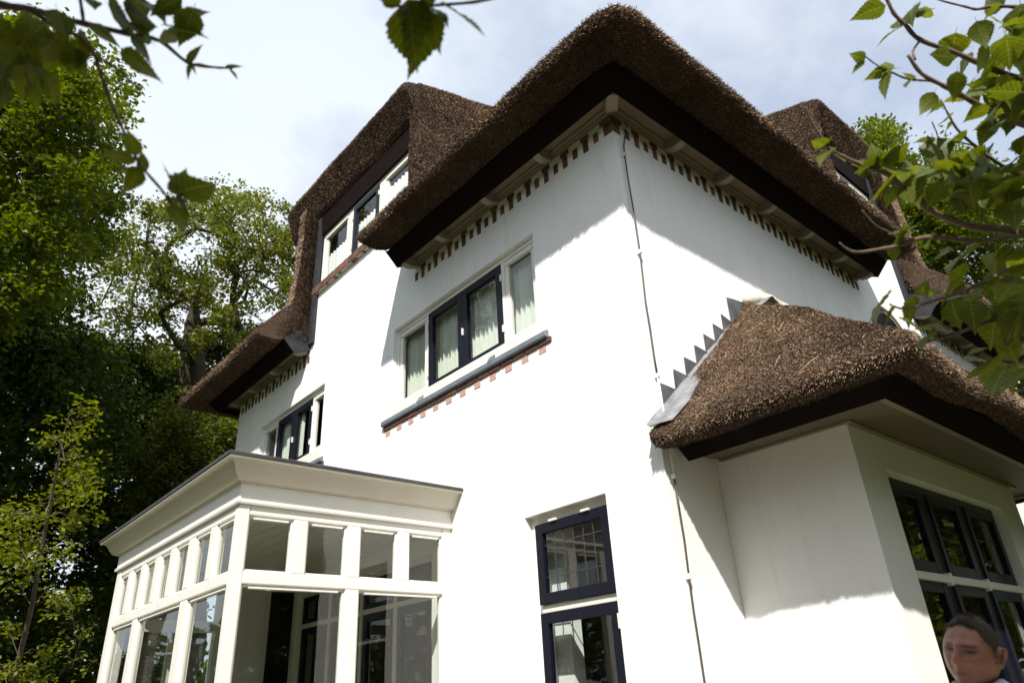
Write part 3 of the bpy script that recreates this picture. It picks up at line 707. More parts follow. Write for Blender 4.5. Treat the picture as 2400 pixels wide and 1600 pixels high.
def bay_warp(p, o):
    # thatch swells over the hip and near the wall
    if o < 0.95:
        hx = (p.x-(BX0-0.0))-(p.y-BY)*-1        # signed distance from the hip plan line
        hip = abs((p.x-BX0)-(BY-p.y)*-1)
        k = max(0.0, 1-abs((p.x-BX0)-(p.y-BY))/0.9)
        up = min(1, max(0, (0.9-o)/1.2))
        p.z += 0.10*k*up
    if o > 0.6: p.z += 0.03*math.sin(p.x*2.1+p.y*1.3)
    return p
bay, trb = sweep_thatch('bay_thatch_roof', S_BAY, PB, house, step=0.09, rough=0.028, warp=bay_warp)
cB, sB = math.cos(math.radians(40)), math.sin(math.radians(40))
DB = [Vector((-cB, 0, -sB)), Vector((0, -cB, -sB)), Vector((cB, 0, -sB))]
def dens_bay(c, n, s, j):
    if s == 2: return 400
    if j in (1, 2): return 4500
    if j in (3, 4, 5): return 13000
    if j in range(6, 14): return 19000 if s == 0 else 5000
    return 0
def dir_bay(n, s, j):
    if j in (1, 2): return (DB[s]*0.9+n*0.3).normalized(), 0.3
    if j in (3, 4, 5): return (DB[s]*0.6+n*0.55).normalized(), 0.3
    return (DB[s]*0.8+n*0.45).normalized(), 0.27
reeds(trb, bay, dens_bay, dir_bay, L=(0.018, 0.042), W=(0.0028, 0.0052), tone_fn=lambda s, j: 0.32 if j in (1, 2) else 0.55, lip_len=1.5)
# a few loose straws lying on the slope
cand = [t for t in trb if t[4] == 0 and t[5] in range(6, 13)]
sp = []
for _ in range(18):
    a, b, c, n, s, j = random.choice(cand); p = (a+b+c)/3+n*0.03
    d = (DB[0]+Vector((random.gauss(0, .6), random.gauss(0, .6), random.gauss(0, .5)))); d = (d-n*d.dot(n)).normalized(); L = random.uniform(.06, .2)
    sp.append(([p, p+d*L*0.5+n*0.006, p+d*L], [0.0022, 0.0022, 0.0018]))
so = tubes('loose_straw', sp, M['straw'], bay, 4); so['kind'] = 'stuff'
# stepped lead flashing up the wall: one step after another
fl = bpy.data.objects.new('lead_flashing', None); COL.objects.link(fl); fl.parent = house; fl['label'] = 'saw-toothed grey lead flashing along the bay roof'
def fz(x): return 3.60+0.868*(x+0.13)
V = []; n = 26
for k in range(n+1):
    x = -0.15+(2.42+0.15)*k/n
    zz = fz(x)+0.02*math.sin(k*1.3)*0.4; zz = min(zz, 5.60)
    w_ = 0.17+0.03*math.sin(k*0.9)
    V += [(x-0.02, -0.006, zz+0.05), (x, -0.03, zz+0.02), (x+0.02, -0.12, zz+0.035), (x+0.05, -w_-0.06, zz+0.035)]
Fc = [(4*k+j, 4*k+4+j, 4*k+5+j, 4*k+1+j) for k in range(n) for j in range(3)]
ap = mesh('apron', V, Fc, M['lead'], fl, smooth=True); md = ap.modifiers.new('t', 'SOLIDIFY'); md.thickness = 0.006
xs = [0.10, 0.335, 0.555, 0.77, 0.985, 1.20, 1.415, 1.61, 1.76]
for i in range(8):
    x0, x1 = xs[i], xs[i+1]+0.02; zb0, zb1 = fz(x0), fz(x1)
    top = 0.29 if i < 7 else 0.40
    tilt = random.uniform(-.01, .01)
    P = [(x0, zb0-0.02), (x1, zb1-0.02), (x1+0.005, zb1+0.055), (x0+0.02, zb0+top+tilt)] if i < 7 else [(x0, zb0-.02), (x0+0.5, fz(x0+.5)-.02), (x0+0.5, fz(x0+.5)+0.03), (x0+0.02, zb0+top)]
    d0 = 0.006+0.004*(i % 2)
    V = [(a, -d0, b) for a, b in P]+[(a, -d0-0.005-0.006*(k == 2), b) for k, (a, b) in enumerate(P)]
    o = mesh('step', V, [(0, 1, 2, 3), (7, 6, 5, 4), (0, 4, 5, 1), (1, 5, 6, 2), (2, 6, 7, 3), (3, 7, 4, 0)], M['lead_step'], fl)
# cream mortar roll at the head of the bay roof
pts = []; rad = []
for k in range(15):
    t = k/14; x = 1.95+1.5*t; pts.append((x, -0.09, 5.44+0.27*math.sin(math.pi*min(1, .12+t*0.85)))); rad.append(0.075+0.012*math.sin(k*1.7))
tubes('mortar_roll', [(pts, rad)], M['mortar'], house, 9)
boxes('head_lead', [(2.0, 3.9, -0.035, -0.008, 5.2, 5.62)], M['lead'], house)

# ------------------------------------------------------------------ lightning cable down the corner
def on_y(px, py, y):
    d = ray(px, py); t = (y-CAM_C[1])/d[1]; return Vector(CAM_C+t*d)
cpx = [(1474, 252), (1472, 278), (1465, 315), (1462, 342), (1464, 362), (1473, 425), (1487, 505), (1500, 590), (1506, 640), (1513, 705), (1524, 770), (1534, 840), (1541, 880)]
c1 = [on_y(a, b, -0.03) for a, b in cpx]; c1[0] = Vector((c1[1].x+0.02, -0.35, 7.36)); 
c2 = [on_y(a, b, -0.03) for a, b in ((1580, 1115), (1592, 1190), (1604, 1262), (1615, 1350), (1626, 1430), (1640, 1520), (1652, 1600))]
c2.append(Vector((c2[-1].x+0.01, -0.03, 0.05)))
cab = bpy.data.objects.new('cable', None); COL.objects.link(cab); cab.parent = house
mid = [c1[-1], Vector(((c1[-1].x+c2[0].x)/2, -0.03, (c1[-1].z+c2[0].z)/2)), c2[0]]
tubes('wire', [(c1, [0.0085]*len(c1))], M['cable'], cab, 6); tubes('wire', [(mid, [0.011]*3)], M['clip'], cab, 6); tubes('wire', [(c2, [0.0085]*len(c2))], M['cable'], cab, 6)
for p in (c1[4], c1[7], c1[-1], c2[0], c2[3]):
    boxes('clip', [(p.x-.014, p.x+.014, -.05, -.001, p.z-.022, p.z+.022)], M['clip'], cab, .004)

# ------------------------------------------------------------------ conservatory
con = thing('conservatory', 'cream painted glazed conservatory with flat lead roof against the white villa', 'conservatory')
CX, CY0, CY1 = -2.44, 3.05, 7.13
FCf = Face('x', CY0, -1); FCl = Face('y', CX, -1)      # front and left faces
pd = 0.11
ups_f = [(-2.335, -1.89), (-1.74, -1.309), (-1.154, -0.709), (-0.561, -0.128)]
ups_l = [(3.155, 3.61), (3.766, 4.207), (4.394, 4.80), (4.975, 5.33), (5.51, 5.88), (6.045, 6.40), (6.575, 6.93)]
lows_f = [(-2.335, -1.30), (-1.15, -0.128)]; lows_l = [(3.155, 4.184), (4.384, 5.85), (6.022, 6.94)]
ZT, ZB, ZTR, ZF = 3.262, 2.76, 2.645, 0.65
def post(name, box): return boxes(name, [box], M['cream'], con, 0.012)
post('corner_post', (CX, CX+0.105, CY0, CY0+0.105, 0, 3.36)); post('corner_post', (CX, CX+.19, CY1-.19, CY1, 0, 3.36)); post('post', (-0.128, -0.002, CY0+.001, CY0+pd, 0, 3.36))
def stiles(face, ups, lows, lo, hi):
    e = [lo]+[x for s_ in ups for x in s_]+[hi]
    for i in range(1, len(ups)):
        a, b = ups[i-1][1], ups[i][0]; full = any(abs(l[0]-b) < .06 or abs(l[1]-a) < .06 for l in lows)
        post('mullion', face.box(a, b, ZB-.003, ZT+.003, -pd+.004, -.004))
    for i in range(1, len(lows)):
        post('post', face.box(lows[i-1][1], lows[i][0], 0.05, ZTR+.003, -pd+.002, -.002))
    post('head_rail', face.box(lo, hi, ZT, 3.36, -pd+.006, -.006)); post('transom', face.box(lo, hi, ZTR, ZB, -pd+.003, 0.0)); post('bottom_rail', face.box(lo, hi, ZF-.12, ZF, -pd+.006, -.006))
    post('panel', face.box(lo, hi, 0.02, ZF-.12, -pd+.03, -.03))
    for a, b in ups:
        boxes('glazing_bead', rect_frame(face, a, b, ZB, ZT, 0.018, -.075, -.03)+[face.box(a+.05, b-.05, ZT-.035, ZT-.018, -.06, -.012)], M['cream'], con, .004)
        pane(face, a+.01, b-.01, ZB+.01, ZT-.01, -.055, con)
    for a, b in lows:
        boxes('glazing_bead', rect_frame(face, a, b, ZF, ZTR, 0.02, -.075, -.03)+[face.box(a+.07, b-.07, ZTR-.036, ZTR-.02, -.06, -.012)], M['cream'], con, .004)
        pane(face, a+.01, b-.01, ZF+.01, ZTR-.01, -.055, con)
stiles(FCf, ups_f, lows_f, CX+0.105, -0.128); stiles(FCl, ups_l, lows_l, CY0+0.105, CY1-0.19)
def con_ring(name, prof, m):
    n = len(prof); V = []; Fc = []
    fns = [lambda o: (-0.002, CY0-o), lambda o: (CX-o, CY0-o), lambda o: (CX-o, CY1+o), lambda o: (-0.002, CY1+o)]
    for fn in fns:
        for o, z in prof: q = fn(o); V.append((q[0], q[1], z))
    for s_ in range(3):
        for i in range(n): Fc.append((s_*n+i, s_*n+(i+1) % n, (s_+1)*n+(i+1) % n, (s_+1)*n+i))
    Fc += [tuple(range(n)), tuple(reversed(range(3*n, 4*n)))]
    o = mesh(name, V, Fc, m, con); bm = bmesh.new(); bm.from_mesh(o.data); bmesh.ops.recalc_face_normals(bm, faces=bm.faces); bm.to_mesh(o.data); bm.free(); return o
con_ring('frieze_bead', [(-0.05, 3.355), (0.028, 3.355), (0.034, 3.372), (0.028, 3.392), (-0.05, 3.392)], M['cream'])
con_ring('frieze', [(-0.06, 3.3935), (0.012, 3.3935), (0.012, 3.55), (-0.06, 3.55)], M['cream'])
cyma = [(-0.06, 3.5515), (0.03, 3.5515), (0.035, 3.562)]
for k in range(11):
    t = k/10; cyma.append((0.045+0.165*t, 3.565+0.155*(t-0.16*math.sin(2*math.pi*t))))
cyma += [(0.225, 3.722), (0.225, 3.742), (-0.06, 3.742)]
con_ring('cornice', cyma, M['cornice'])
con_ring('roof_edge', [(-0.06, 3.744), (0.238, 3.744), (0.243, 3.768), (0.225, 3.778), (-0.06, 3.79)], M['roofedge'])
boxes('roof', [(CX-.02, -0.003, CY0-.02, CY1+.02, 3.75, 3.80)], M['roofedge'], con)
k = 0; x = CX+0.02
while x < -0.1:
    boxes('ceiling_board', [(x, min(x+0.094, -0.004), CY0+.02, CY1-.02, 3.385-.002*(k % 2), 3.40)], M['cream'], con); x += 0.10; k += 1
boxes('ceiling_backing', [(CX+.01, -.01, CY0+.01, CY1-.01, 3.403, 3.42)], M['fascia'], con)
# end wall: glazed, with a white pier
boxes('end_wall', [(-1.12, -0.45, CY1-.12, CY1-.01, 0, 3.36)], M['stucco'], con)
boxes('end_frame', [(-0.449, -0.36, CY1-.11, CY1-.03, 0, 3.2), (CX+.19, -1.121, CY1-.11, CY1-.03, 3.2, 3.36), (CX+.19, -1.121, CY1-.11, CY1-.03, 2.62, 2.76), (-1.70, -1.60, CY1-.109, CY1-.031, 0, 2.62), (CX+.19, -1.121, CY1-.11, CY1-.03, 0, .6), (-.36, -.003, CY1-.11, CY1-.03, 3.2, 3.36)], M['cream'], con, .006)
boxes('end_door', [(-.355, -.004, CY1-.10, CY1-.05, 0.02, 3.19)], M['navy'], con)
FE = Face('x', CY1-.07, -1); pane(FE, CX+.19, -1.70, .6, 2.62, 0, con); pane(FE, -1.60, -1.121, .6, 2.62, 0, con); pane(FE, CX+.19, -1.121, 2.76, 3.2, 0, con)
boxes('floor', [(CX+.02, -0.01, CY0+.02, CY1-.02, 0.004, 0.09)], M['floor_wood'], con)
# garden doors between house and conservatory
gd = bpy.data.objects.new('garden_door', None); COL.objects.link(gd); gd.parent = house; gd['label'] = 'dark glazed garden doors inside the conservatory'
boxes('frame', [FL.box(3.44, 3.52, .05, 3.15, -.2, -.05), FL.box(6.85, 6.92, .05, 3.15, -.2, -.05), FL.box(3.52, 6.85, 3.09, 3.15, -.2, -.051), FL.box(3.52, 6.85, 2.66, 2.72, -.2, -.052), FL.box(4.27, 4.34, .05, 3.09, -.2, -.053), FL.box(5.09, 5.16, .05, 3.09, -.2, -.054), FL.box(5.96, 6.03, .05, 3.09, -.2, -.0545)], M['cream'], gd, .005)
for a, b in ((3.52, 4.27), (4.34, 5.09), (5.16, 5.96), (6.03, 6.85)):
    sash(FL, a+.003, b-.003, .08, 2.657, .09, -.07, M['navy'], gd, .06); sash(FL, a+.003, b-.003, 2.723, 3.087, .06, -.07, M['navy'], gd, .06)

# ------------------------------------------------------------------ trees
def leaf_quads(P, size, up=0.5, flat=0.6, aspect=0.62):
    """folded leaf pairs of triangles as quads; returns verts"""
    m = len(P); n = rng.normal(size=(m, 3)); n[:, 2] = np.abs(n[:, 2])+up; n /= np.linalg.norm(n, axis=1)[:, None]
    a = np.cross(n, rng.normal(size=(m, 3))); a /= np.linalg.norm(a, axis=1)[:, None]+1e-9; b = np.cross(n, a)
    L = (size*rng.uniform(0.65, 1.25, m))[:, None]; w = L*aspect*0.5
    droop = -n*L*0.10
    return np.stack([P, P+a*L*0.55+b*w+droop, P+a*L+droop*2.2, P+a*L*0.5-b*w+droop], 1).reshape(-1, 3)
def make_tree(name, label, base, clumps, n_leaves, leaf, mleaf, r0=0.18, group=None, wood=True, clump_r=0.5, trunk_pts=None, up=0.6, min_r=0.012, fork=0.35, tone_bias=0.0):
    """clumps: array of clump centres; a skeleton of limbs reaches each of them from the trunk"""
    t = thing(name, label, 'tree', base, group); B = np.array(base, float)
    cl = np.array(clumps, float); top = cl.mean(0)
    nodes = [B]; par = [-1]
    tp = trunk_pts if trunk_pts is not None else [B+(top-B)*f+np.array([0.15*math.sin(f*7+B[0]), 0.15*math.cos(f*5+B[1]), 0])*min(1, np.linalg.norm(top-B)/6) for f in (0.2, 0.4, 0.6, 0.8, 1.0)]
    for p in tp: nodes.append(np.array(p, float)); par.append(len(nodes)-2)
    order = np.argsort(np.linalg.norm(cl-nodes[-1], axis=1))
    for ci in order:
        c = cl[ci]; Nn = np.array(nodes); dv = c-Nn; dist = np.linalg.norm(dv, axis=1)
        hz = np.linalg.norm(dv[:, :2], axis=1); cost = dist+fork*np.maximum(0, Nn[:, 2]-c[2]+0.25*hz)*2.0
        cost[0] += 5
        i = int(np.argmin(cost)); a = Nn[i]; L = dist[i]; k = max(2, int(L/0.55)); q = i
        bend = rng.normal(size=3)*0.10*L
        for s_ in range(1, k+1):
            f = s_/k; p = a+(c-a)*f+bend*math.sin(math.pi*f)+rng.normal(size=3)*0.03*L*(s_ < k)+np.array([0, 0, 0.10*L*math.sin(math.pi*f)])
            nodes.append(p); par.append(q); q = len(nodes)-1
    nn = len(nodes); rad = np.zeros(nn); kids = [[] for _ in range(nn)]
    for i in range(1, nn): kids[par[i]].append(i)
    for i in range(nn-1, -1, -1):
        rad[i] = min_r if not kids[i] else max(min_r, sum(rad[k]**2.25 for k in kids[i])**(1/2.25)+0.0006)
    rad *= max(0.35, min(3.0, r0/rad[0])) ** np.clip((rad-min_r)/(rad[0]-min_r+1e-9), 0, 1)
    if wood:
        V = []; Q = []; n = 6
        for i in range(1, nn):
            a = nodes[par[i]]; b = nodes[i]; d = b-a; L = np.linalg.norm(d)
            if L < 1e-6: continue
            d = d/L; s1 = np.cross(d, [0.31, 0.2, 0.93]); s1 /= np.linalg.norm(s1)+1e-9; s2 = np.cross(d, s1)
            ra, rb = rad[par[i]] if len(kids[par[i]]) < 2 or kids[par[i]][0] == i else min(rad[par[i]], rad[i]*1.15), rad[i]; b0 = len(V)
            for p, r in ((a-d*ra*0.2, ra), (b, rb)):
                for k in range(n):
                    an = 2*math.pi*k/n; V.append(p+(s1*math.cos(an)+s2*math.sin(an))*r)
            for k in range(n): Q.append((b0+k, b0+(k+1) % n, b0+n+(k+1) % n, b0+n+k))
        o = fast_mesh('trunk', np.array(V)-B, np.array(Q), M['bark'], t)
        o.data.polygons.foreach_set('use_smooth', [True]*len(Q))
    per = rng.integers(0, len(cl), n_leaves); sc = clump_r*rng.uniform(0.55, 1.3, len(cl))
    # leaves sit in small sprays around each clump centre
    ns = max(1, n_leaves//9); spray = cl[rng.integers(0, len(cl), ns)]
    idx = rng.integers(0, len(cl), ns); g = rng.normal(size=(ns, 3)); g /= np.linalg.norm(g, axis=1)[:, None]; rr = rng.random(ns)**0.45
    spray = cl[idx]+g*(sc[idx]*rr)[:, None]*np.array([1.15, 1.15, 0.72])
    which = rng.integers(0, ns, n_leaves); P = spray[which]+rng.normal(size=(n_leaves, 3))*leaf*0.75
    V = leaf_quads(P, leaf, up)
    tn = np.clip(rng.normal(0.5+tone_bias, 0.2, n_leaves)+rng.normal(0, 0.16, ns)[which], 0, 1)
    fast_mesh('crown', V-B, np.arange(n_leaves*4).reshape(-1, 4), mleaf, t, None, np.repeat(tn, 4))
    return t
def cloud_px(poly, n, depth, spread, seed=None):
    """clump centres seen inside a photo polygon (px), at depth +- spread"""
    poly = np.array(poly, float); lo, hi = poly.min(0), poly.max(0); out = []
    while len(out) < n:
        x, y = rng.uniform(lo, hi); ins = False; j = len(poly)-1
        for i in range(len(poly)):
            if (poly[i, 1] > y) != (poly[j, 1] > y) and x < (poly[j, 0]-poly[i, 0])*(y-poly[i, 1])/(poly[j, 1]-poly[i, 1])+poly[i, 0]: ins = not ins
            j = i
        if ins: out.append(np.array(at(x, y, depth+rng.uniform(-spread, spread))))
    return np.array(out)
def ground_under(px, py, depth):
    p = at(px, py, depth); return (p.x, p.y, 0.0)
# tall maple at the left edge
make_tree('maple_tree', 'tall dense bright green tree rising at the left edge behind the leafy branch', ground_under(-60, 900, 15), 
          cloud_px([(-220, 120), (120, 60), (250, 190), (300, 250), (250, 330), (245, 420), (270, 520), (200, 640), (120, 700), (-220, 900)], 190, 15, 2.4), 80000, 0.115, M['leaf_maple'], 0.28, clump_r=0.62, up=0.8)
# open oak between the maple and the villa
make_tree('oak_tree', 'open-crowned oak with dark crooked limbs left of the far eave', ground_under(450, 900, 21),
          cloud_px([(230, 640), (290, 500), (420, 470), (560, 430), (690, 470), (720, 560), (700, 700), (640, 790), (520, 800), (420, 860), (300, 800), (215, 740)], 170, 21, 2.6), 27000, 0.115, M['leaf_oak'], 0.44, clump_r=0.5, up=0.5,
          trunk_pts=[np.array(at(452, y, 21)) for y in (1500, 1200, 960, 860, 760)], min_r=0.017, tone_bias=0.08)
# dark wood edge behind the conservatory
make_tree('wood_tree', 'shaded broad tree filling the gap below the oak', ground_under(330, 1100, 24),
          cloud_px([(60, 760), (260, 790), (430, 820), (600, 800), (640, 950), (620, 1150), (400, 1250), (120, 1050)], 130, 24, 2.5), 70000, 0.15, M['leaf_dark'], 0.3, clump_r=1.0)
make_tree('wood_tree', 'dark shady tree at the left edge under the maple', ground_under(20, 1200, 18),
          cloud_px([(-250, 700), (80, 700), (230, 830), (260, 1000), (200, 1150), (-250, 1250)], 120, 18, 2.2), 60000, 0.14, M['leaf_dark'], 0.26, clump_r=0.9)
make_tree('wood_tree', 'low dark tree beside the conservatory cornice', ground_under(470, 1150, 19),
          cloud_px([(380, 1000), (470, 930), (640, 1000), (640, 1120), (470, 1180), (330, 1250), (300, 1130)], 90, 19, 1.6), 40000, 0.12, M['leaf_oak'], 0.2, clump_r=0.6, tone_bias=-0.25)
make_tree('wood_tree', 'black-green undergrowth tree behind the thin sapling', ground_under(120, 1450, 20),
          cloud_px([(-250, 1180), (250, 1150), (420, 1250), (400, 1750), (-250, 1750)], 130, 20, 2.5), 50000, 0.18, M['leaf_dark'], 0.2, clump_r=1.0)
hb = at(-600, 1300, 30); hb2 = at(900, 1200, 40)
# sapling in the lower left corner
sp_px = [(25, 1640), (45, 1540), (75, 1420), (95, 1300), (118, 1180), (140, 1060), (165, 960)]
sap_cl = []
for i in range(60):
    y = 930+rng.random()*700; xc = np.interp(y, [930, 1060, 1300, 1640], [165, 140, 95, 25]); w = np.interp(y, [930, 1100, 1400, 1640], [45, 95, 110, 140])
    sap_cl.append(np.array(at(xc+rng.uniform(-w, w), y+0.18*abs(rng.normal())*60, 12+rng.uniform(-.6, .6))))
g0 = at(25, 1640, 12)
make_tree('sapling', 'thin sunlit yellow-green sapling in the lower left corner', (g0.x, g0.y, 0), sap_cl, 3800, 0.095, M['leaf_sapling'], 0.05, clump_r=0.27, up=0.9,
          trunk_pts=[np.array(at(a, b, 12)) for a, b in sp_px], min_r=0.005, fork=0.6)
# trees beyond the right-hand end of the villa
make_tree('beech_tree', 'bright green tree behind the right dormer', ground_under(2130, 900, 27),
          cloud_px([(1995, 330), (2060, 310), (2130, 350), (2230, 360), (2330, 420), (2420, 560), (2420, 800), (2200, 760), (2080, 620), (2020, 480)], 120, 27, 2.2), 60000, 0.16, M['leaf_maple'], 0.3, clump_r=0.95)
make_tree('beech_tree', 'darker tree low behind the far right eave', ground_under(2420, 900, 24),
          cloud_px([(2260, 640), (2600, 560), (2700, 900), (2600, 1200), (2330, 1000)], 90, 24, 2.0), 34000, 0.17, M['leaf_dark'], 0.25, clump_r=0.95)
# the garden's trees on the sunny side: they shade the lawn and stand in the window glass
def ball_cloud(c, r, n):
    g = rng.normal(size=(n, 3)); g /= np.linalg.norm(g, axis=1)[:, None]; return np.array(c)+g*np.array(r)*(rng.random(n)**0.4)[:, None]
for i, (x, y, h, r, lab) in enumerate(((-12.5, -3.0, 7.6, 2.9, 'broad garden tree mirrored in the wide first-floor window'), (-10.0, -10.5, 7.4, 2.6, 'garden tree behind the photographer shading the lawn'), (-6.0, -2.85, 5.3, 0.8, 'low-crowned tree left of the photographer, placed unseen to shade the dark branch'), (13.0, -5.0, 8, 2.5, 'small garden tree mirrored in the bay window glass'), (18.5, -6.5, 12.5, 3.4, 'tall tree mirrored in the upper lights of the bay window'), (-2.5, -12.5, 7.8, 2.9, 'garden tree mirrored in the bay window'),  # the low-crowned one stands out of view, placed to shade the upper left branch
                                       (3.5, -10.0, 7.4, 2.9, 'garden tree mirrored in the right part of the bay window'), (9.0, -9.0, 7.4, 2.9, 'garden tree opposite the far right eave'), (-14.0, 4.0, 8.0, 3.0, 'garden tree facing the conservatory glass'), (-14.0, 11.0, 12, 3.6, 'garden tree beyond the sapling'))):
    make_tree('garden_tree', lab, (x, y, 0), ball_cloud((x, y, h-r*0.95), (r, r, r*1.0), 60), 15000, 0.30, M['leaf_oak' if i % 2 else 'leaf_maple'], 0.25, 'garden trees opposite the villa', clump_r=0.95 if r > 2 else 0.3)

for x, y, h, r, lab in ((8.0, -4.3, 3.8, 1.35, 'round garden shrub mirrored in the bay window, nearest the bay'), (11.5, -5.4, 4.2, 1.6, 'round garden shrub mirrored in the bay window, middle one'), (15.5, -6.2, 5.0, 1.9, 'round garden shrub mirrored in the bay window, farthest one')):
    make_tree('garden_shrub', lab, (x, y, 0), ball_cloud((x, y, h-r*1.1), (r, r, r*1.15), 40), 9000, 0.16, M['leaf_sapling'], 0.08, 'round shrubs along the lawn', clump_r=0.4)['category'] = 'shrub'
# the wood that closes the garden on all sides, far off
nw = 42000; aw = rng.uniform(0, 2*math.pi, nw); rw = rng.uniform(52, 64, nw); hw = (8+2.2*np.sin(aw*9)+1.4*np.sin(aw*23+1))*rng.random(nw)**0.7
Pw = np.stack([rw*np.cos(aw), rw*np.sin(aw), hw+0.2], 1)
fw = fast_mesh('far_wood', leaf_quads(Pw, 1.1, 0.3), np.arange(nw*4).reshape(-1, 4), M['leaf_dark'], None, 'stuff', np.repeat(rng.random(nw), 4))
fw['label'] = 'dark far-off wood closing the garden behind everything'; fw['category'] = 'wood'
# ------------------------------------------------------------------ leafy branches close to the camera
def leaf_mesh(seed):
    rs = random.Random(seed); n = 22; V = []; Fc = []; curl = rs.uniform(0.06, 0.30); fold = rs.uniform(0.06, 0.20); skew = rs.uniform(-.05, .05); twist = rs.uniform(-.35, .35)
    S5 = (-1, -0.66, -0.33, 0, 0.33, 0.66, 1)
    for i in range(n+1):
        t = i/n
        w = 0.47*(math.sin(math.pi*t**0.56)**0.78)*(1-0.62*t)*(1-0.55*max(0, (t-0.68)/0.32)) if 0 < t < 1 else 0.0
        tooth = (i % 2)*0.13 if 2 < i < n-1 else 0
        z0 = -curl*t*t
        for s_ in S5:
            x = s_*w*(1+tooth*(abs(s_) == 1))
            back = -0.10*abs(s_)**2*max(0, 1-t*5)+0.02*abs(s_)*tooth/0.13
            vein = 0.019*math.sin(2*math.pi*(t*7-abs(s_)*1.6))*min(1, abs(s_)*2)*(1-t)
            z = z0+abs(s_)*w*fold+vein-0.10*w*s_*s_+twist*x*t*0.5
            V.append((x+skew*math.sin(math.pi*t), t+back+0.16*abs(s_)*w*(1-t), z))
    for i in range(n):
        for j in range(6): a = i*7+j; Fc.append((a, a+1, a+8, a+7))
    b = len(V)                                                    # petiole
    V += [(-.008, -0.28, 0.03), (.008, -0.28, 0.03), (.009, 0.02, 0.004), (-.009, 0.02, 0.004)]; Fc.append((b, b+1, b+2, b+3))
    me = bpy.data.meshes.new('leaf'); me.from_pydata(V, [], Fc); me.polygons.foreach_set('use_smooth', [True]*len(Fc)); me.materials.append(M['leaf_near']); me.update()
    return me
LEAF = [leaf_mesh(s_) for s_ in range(7)]
def put_leaf(parent, p0, p1, roll=0.0, width=1.0):
    """leaf from base p0 to tip p1; its upper side looks up, turned by roll about its own axis"""
    y = (p1-p0); L = y.length; y = y/L; z = Vector((0, 0, 1))-CAMDIR*0.25; z = (z-y*z.dot(y))
    if z.length < 0.15: z = -CAMDIR-y*(-CAMDIR).dot(y)
    z.normalize(); x = y.cross(z); q = Matrix((x, y, z)).transposed().to_4x4()
    o = bpy.data.objects.new('leaf', random.choice(LEAF)); COL.objects.link(o); o.parent = parent
    o.matrix_local = Matrix.Translation(p0) @ q @ Matrix.Rotation(roll, 4, 'Y') @ Matrix.Diagonal((L*width, L, L, 1))
    return o
CAMDIR = Vector(CAM_M[2])
def px_branch(pts, r0, r1):
    P = [at(*p) for p in pts]; fine = []
    for i in range(len(P)-1):                                       # smooth a little
        a, b = P[i], P[i+1]; pm = P[max(i-1, 0)]; pn = P[min(i+2, len(P)-1)]
        for k in range(4):
            t = k/4; t2, t3 = t*t, t*t*t
            fine.append(0.5*((2*a)+(b-pm)*t+(2*pm-5*a+4*b-pn)*t2+(3*a-pm-3*b+pn)*t3))
    fine.append(P[-1]); n = len(fine)
    return fine, [(r0+(r1-r0)*i/(n-1))*(1+0.12*math.sin(i*2.3)) for i in range(n)]
# --- left: dark twig crossing the upper left corner
lt = thing('leafy_branch', 'out-of-focus dark leafy branch hanging across the upper left corner', 'branch', (0, 0, 0))
lb = [px_branch([(-700, -330, 1.5), (-300, -90, 1.5), (-30, 4, 1.52), (71, 23, 1.55), (171, 50, 1.6), (300, 80, 1.65), (375, 97, 1.7), (440, 147, 1.72), (500, 158, 1.74), (545, 160, 1.75)], 0.011, 0.0022),
      px_branch([(71, 23, 1.55), (125, 60, 1.55), (179, 84, 1.56), (229, 132, 1.58), (271, 160, 1.6), (330, 212, 1.62)], 0.0055, 0.003),
      px_branch([(222, 128, 1.58), (257, 232, 1.58), (296, 321, 1.6), (329, 386, 1.6), (386, 454, 1.62), (418, 506, 1.62)], 0.0042, 0.003),
      px_branch([(60, 20, 1.55), (80, 80, 1.5), (60, 150, 1.47), (75, 210, 1.45)], 0.004, 0.002),
      px_branch([(175, -60, 1.6), (188, 0, 1.6), (196, 52, 1.6)], 0.004, 0.004)]
lb[0][0].insert(0, Vector((-6.0, -2.85, 3.9))); lb[0][1].insert(0, 0.02); lb[0][0].insert(1, Vector((-5.7, -2.6, 3.75))); lb[0][1].insert(1, 0.015)
for s_ in lb: tubes('twig', [s_], M['twig'], lt, 7)
